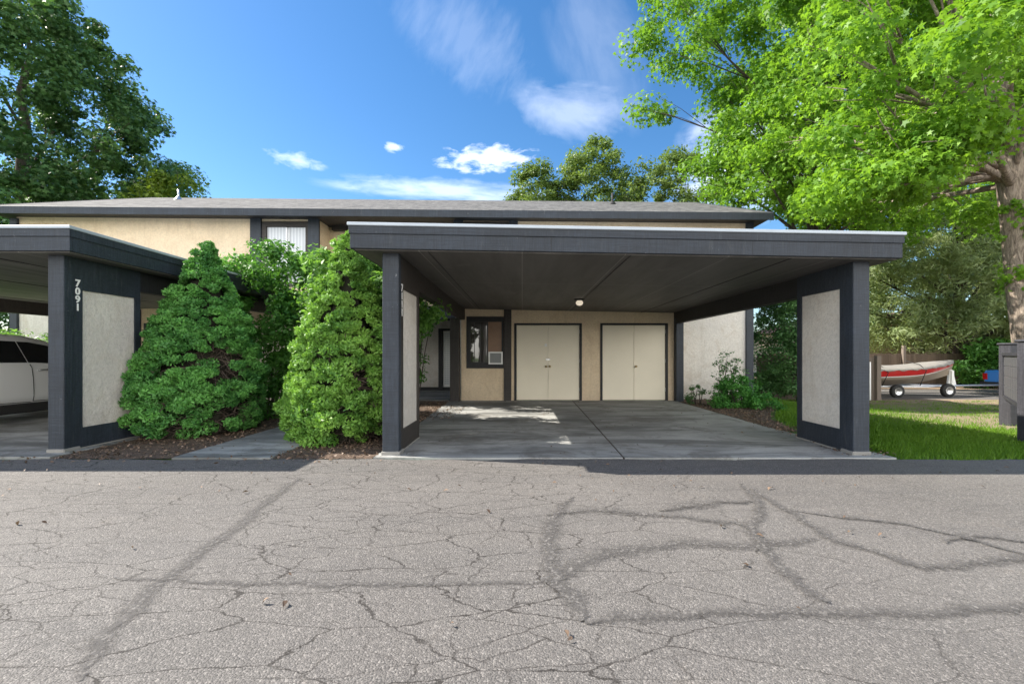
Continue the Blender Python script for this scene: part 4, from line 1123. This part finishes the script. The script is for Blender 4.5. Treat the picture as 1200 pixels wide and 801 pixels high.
bush('hedge', 'tall dense dark hedge at the right corner of the building', 'hedge', (9.35,14.6,-.3), [(.05,1.5),(1.2,1.65),(2.8,1.6),(4.2,1.2),(5.0,.5)], 360, 120, .34, .085, OVAL, M['leaf_hedge'], 51)
bush('hedge', 'loose variegated shrub behind the white car in the left carport', 'shrub', (-13.0,11.3,0), [(.1,.7),(.8,.95),(1.5,.8),(1.9,.3)], 60, 90, .24, .08, OVAL, M['leaf_shrub2'], 53)
bush('hedge', 'bright green bush at the foot of the grey green tree beyond the boat', 'shrub', (22.9,21.2,-.36), [(.1,1.2),(1.0,1.4),(1.7,1.1),(2.3,.4)], 100, 90, .45, .17, OVAL, M['leaf_shrub'], 55)

# ================================================================== TREES
tree('maple_tree', 'large dark green tree rising at the left behind the roof', 'tree', (-28.4,24.5,-.05), (-27.8,24.5,20),
     [(4,4.5),(8,7.8),(11,8.3),(14,7.2),(17,5.6),(19.5,4.2),(22,2.2)], (-28.4,24.5), 480, 210, 1.1, .27, STAR, M['leaf_dark'], M['bark_d'], .5, 34, .3, 5, up=.6, inner=.45)
tree('small_tree', 'light green tree just over the roof beside the dark left tree', 'tree', (-19.2,23.9,-.05), (-19.2,23.9,9), [(5,1.4),(7.5,2.0),(9.6,1.9),(11.0,.8)], (-19.2,23.9), 60, 170, .8, .22, OVAL, M['leaf_yel'], M['bark_d'], .22, 12, .3, 8)
GF = 'distant trees rising over the roof ridge'
tree('distant_tree', 'olive green tree over the ridge left of the right trees, leftmost of the distant three', 'tree', (1.4,38,-.3), (1.4,38,12), [(6,2.5),(11,3.3),(15,2.7),(17.6,1.0)], (1.4,38), 120, 170, .9, .27, OVAL, M['leaf_far'], M['bark_d'], .3, 16, .3, 15, GF, inner=.2)
tree('distant_tree', 'tallest olive green tree over the ridge, middle of the distant three', 'tree', (6.4,38,-.3), (6.2,38,16), [(6,3.0),(12,4.3),(16,3.7),(20.0,1.2)], (6.4,38), 180, 170, .95, .27, OVAL, M['leaf_far'], M['bark_d'], .35, 18, .3, 17, GF, inner=.2)
tree('distant_tree', 'olive green tree half hidden by the bright green tree, rightmost of the distant three', 'tree', (13.3,39,-.3), (13.3,39,15), [(5,3.5),(11,4.9),(15,4.6),(19.0,1.8)], (13.3,39), 190, 170, .95, .27, OVAL, M['leaf_far'], M['bark_d'], .35, 18, .3, 19, GF, inner=.2)
GG = 'bright green shade trees on the right'
tree('sweetgum_tree', 'bright green tree with a slim trunk standing behind the right end of the roof', 'tree', (12.9,19.2,-.35), (12.6,19.2,21),
     [(6.6,2.0),(8.6,4.6),(11,7.4),(14.5,7.9),(18,6.6),(22,3.0)], (14.0,19.2), 360, 270, .95, .205, STAR, M['leaf_gum'], M['bark_d'], .27, 40, .30, 23, GG, up=.55, inner=.3)
tree('sweetgum_tree', 'bright green tree filling the gap between the slim trunk tree and the thick trunk tree', 'tree', (15.9,21,-.35), (16.6,21,20),
     [(7.6,1.8),(9.5,4.2),(12.5,5.4),(17,5.0),(21,2.4)], (17.6,21), 220, 230, .95, .22, STAR, M['leaf_gum'], M['bark_d'], .30, 24, .3, 27, GG, up=.55)
ext = []
rr = random.Random(9)
for i in range(34):   # low hanging limbs towards the carport roof
    ext.append((rr.uniform(7.2, 9.9), rr.uniform(9.0, 12.2), rr.uniform(4.9, 6.8)))
tree('sweetgum_tree', 'yellow green tree with a thick pale trunk behind the mailbox stand', 'tree', (12.62,10.6,-.12), (11.0,10.6,15),
     [(4.9,2.6),(6.2,4.6),(8.5,5.2),(11,4.6),(14,3.4),(16,1.5)], (11.6,10.9), 240, 260, .72, .155, STAR, M['leaf_gumC'], M['bark'], .36, 30, .42, 33, GG, up=.5, extra=ext, prune=lambda x, y, z: y < 11.5 and x > 9.7 and z < 7.3 and x < 14, wig=.06, lean=(-.15,0))
thick = [o for o in C.objects if o.get('label', '').startswith('yellow green tree')][0]
ivc = []
for i in range(30):
    z = rr.choice([2.75, 2.95, 3.2, 3.25, 4.2, 4.5, 4.75])+rr.uniform(-.2,.2); u = (z+.12)/15.1; tx = 12.62-1.62*u-.15*math.sin(u*math.pi)
    a = rr.uniform(math.pi*.85, math.pi*1.55); ivc.append((tx+.36*math.cos(a), 10.6+.36*math.sin(a), z))
cen, nr_ = scatter(np.array(ivc), 26, .15, .9, .3)
iv = leaf_object('ivy', cen, nr_, .10*(.7+.6*RNG.random(len(cen))), STAR, M['leaf_gumC'], thick, .25); iv.matrix_parent_inverse = Matrix.Translation(-thick.location)
tree('elm_tree', 'broad grey green tree with drooping foliage behind the boat', 'tree', (25.2,25,-.36), (25.0,25,9),
     [(1.9,4.0),(3.0,5.2),(5,5.6),(7.5,4.5),(9.8,2.2)], (24.2,25), 400, 210, .85, .21, LANCE*1.4, M['leaf_willow'], M['bark_d'], .4, 30, .15, 37, up=.4, droop=.4, inner=.45)
tree('elm_tree', 'dark tree at the far right edge beyond the thick trunk', 'tree', (32,27,-.36), (32,27,12),
     [(1.5,4.2),(5,5.0),(9,4.6),(13,2.0)], (32,27), 130, 150, 1.1, .30, OVAL, M['leaf_dark'], M['bark_d'], .4, 14, .2, 39)
tree('small_tree', 'dark foliage tree seen beyond the open side of the left carport', 'tree', (-19.5,15,-.02), (-19.5,15,6), [(.6,1.5),(2,2.0),(4,2.0),(6,1.0)], (-19.5,15), 60, 120, .7, .18, OVAL, M['leaf_hedge'], M['bark_d'], .15, 10, .2, 45)

# ================================================================== CAMERA, SKY, SUN
cam = D.cameras.new('camera'); co = D.objects.new('camera', cam); C.objects.link(co)
co.location = (0,0,H); co.rotation_euler = (R(90),0,0); cam.lens = 510/1200*36; cam.sensor_width = 36
cam.shift_x = -12/1200; cam.shift_y = 15.5/1200; cam.clip_end = 5000; cam.clip_start = .05
bpy.context.scene.camera = co
LD = Vector((1.09, -.226, -1.0)).normalized()
el = math.asin(-LD.z); rot = math.atan2(-LD.x, -LD.y)
sun = D.lights.new('sun', 'SUN'); sun.energy = 4.6; sun.angle = R(.55); sun.color = (1.0,.93,.82)
so = D.objects.new('sun', sun); C.objects.link(so); so.rotation_euler = LD.to_track_quat('-Z','Y').to_euler()
w = D.worlds.new('World'); bpy.context.scene.world = w; w.use_nodes = True; nt = w.node_tree
bg = nt.nodes['Background']
sky = N(nt, 'ShaderNodeTexSky', sky_type='NISHITA'); sky.sun_disc = False; sky.sun_elevation = el; sky.sun_rotation = rot
sky.altitude = 800; sky.air_density = 1.15; sky.dust_density = .5; sky.ozone_density = 2.5
tc = N(nt, 'ShaderNodeTexCoord'); gen = tc.outputs['Generated']
hs_ = N(nt, 'ShaderNodeHueSaturation'); hs_.inputs['Saturation'].default_value = 1.27; hs_.inputs['Value'].default_value = .83; L(nt, sky.outputs[0], hs_.inputs['Color'])
col = hs_.outputs[0]
def cloudlet(px, py, rx, ry, tilt, strength, sc, stretch, thr):
    """a small cloud in the sky round the direction (azimuth, elevation)"""
    global col
    dx, dy, dz = (px-612)/510, 1.0, (416-py)/510
    dv = Vector((dx,dy,dz)).normalized()
    m_ = Matrix.Rotation(0, 3, 'X')
    q = dv.to_track_quat('Y', 'Z').inverted().to_euler()
    vr = N(nt, 'ShaderNodeVectorRotate', rotation_type='EULER_XYZ'); L(nt, gen, vr.inputs['Vector']); vr.inputs['Rotation'].default_value = q
    vr2 = N(nt, 'ShaderNodeVectorRotate', rotation_type='Y_AXIS'); L(nt, vr.outputs[0], vr2.inputs['Vector']); vr2.inputs['Angle'].default_value = R(tilt)
    k = math.sqrt(1+dx*dx+dz*dz)*510
    mp = N(nt, 'ShaderNodeMapping'); mp.inputs['Scale'].default_value = (k/rx, 0, k/ry); L(nt, vr2.outputs[0], mp.inputs['Vector'])
    ln = N(nt, 'ShaderNodeVectorMath', operation='LENGTH'); L(nt, mp.outputs[0], ln.inputs[0])
    fall = mth(nt, 'SUBTRACT', 1, ln.outputs['Value'], True)
    mp2 = N(nt, 'ShaderNodeMapping'); mp2.inputs['Scale'].default_value = (stretch[0], 1, stretch[1]); L(nt, vr2.outputs[0], mp2.inputs['Vector'])
    nz = noise(nt, mp2.outputs[0], sc, 7, .6, .3)
    a = mth(nt, 'ADD', nz, mth(nt, 'MULTIPLY', fall, .5))
    al = ramp(nt, a, [(thr-.03, 0), (min(1, thr+.36), strength)])
    sxn = N(nt, 'ShaderNodeSeparateXYZ'); L(nt, vr.outputs[0], sxn.inputs[0])
    frontm = mth(nt, 'GREATER_THAN', sxn.outputs['Y'], 0)
    al = mth(nt, 'MULTIPLY', mth(nt, 'MULTIPLY', al, frontm), ramp(nt, fall, [(0, 0), (.25, 1)]))
    col = mixc(nt, al, col, (9.0, 9.2, 9.8))
cloudlet(672, 130, 85, 40, -8, .22, 7, (1, 2.0), .60)
cloudlet(545, 40, 110, 60, -30, .08, 9, (3, 1.0), .56)
cloudlet(700, 60, 60, 130, 20, .08, 6, (2, 1), .58)
cloudlet(570, 186, 75, 20, 4, .85, 24, (1, 2.4), .66)
cloudlet(345, 187, 40, 14, 0, .35, 28, (1, 1.8), .68)
cloudlet(461, 173, 15, 7, 0, .6, 30, (1, 1.6), .60)
cloudlet(520, 222, 150, 16, 0, .35, 9, (1, 4), .55)
cloudlet(880, 190, 110, 80, 0, .6, 9, (1, 1.8), .56)
# broken bright cloud bank added unseen behind the camera to fill the shaded fronts
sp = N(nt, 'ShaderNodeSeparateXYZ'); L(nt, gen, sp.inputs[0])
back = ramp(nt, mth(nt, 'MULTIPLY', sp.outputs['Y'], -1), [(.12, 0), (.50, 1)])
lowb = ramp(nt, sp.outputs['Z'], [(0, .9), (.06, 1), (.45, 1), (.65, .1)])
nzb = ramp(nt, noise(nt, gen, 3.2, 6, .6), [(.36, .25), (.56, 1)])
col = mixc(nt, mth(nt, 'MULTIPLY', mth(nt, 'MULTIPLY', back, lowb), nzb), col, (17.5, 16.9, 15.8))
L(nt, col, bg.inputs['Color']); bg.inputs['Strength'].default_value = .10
vs = bpy.context.scene.view_settings
vs.view_transform = 'Standard'; vs.look = 'None'; vs.exposure = 1.32; vs.gamma = 1; vs.use_curve_mapping = False
bpy.context.scene.cycles.max_bounces = 6; bpy.context.scene.cycles.diffuse_bounces = 3; bpy.context.scene.cycles.transparent_max_bounces = 8
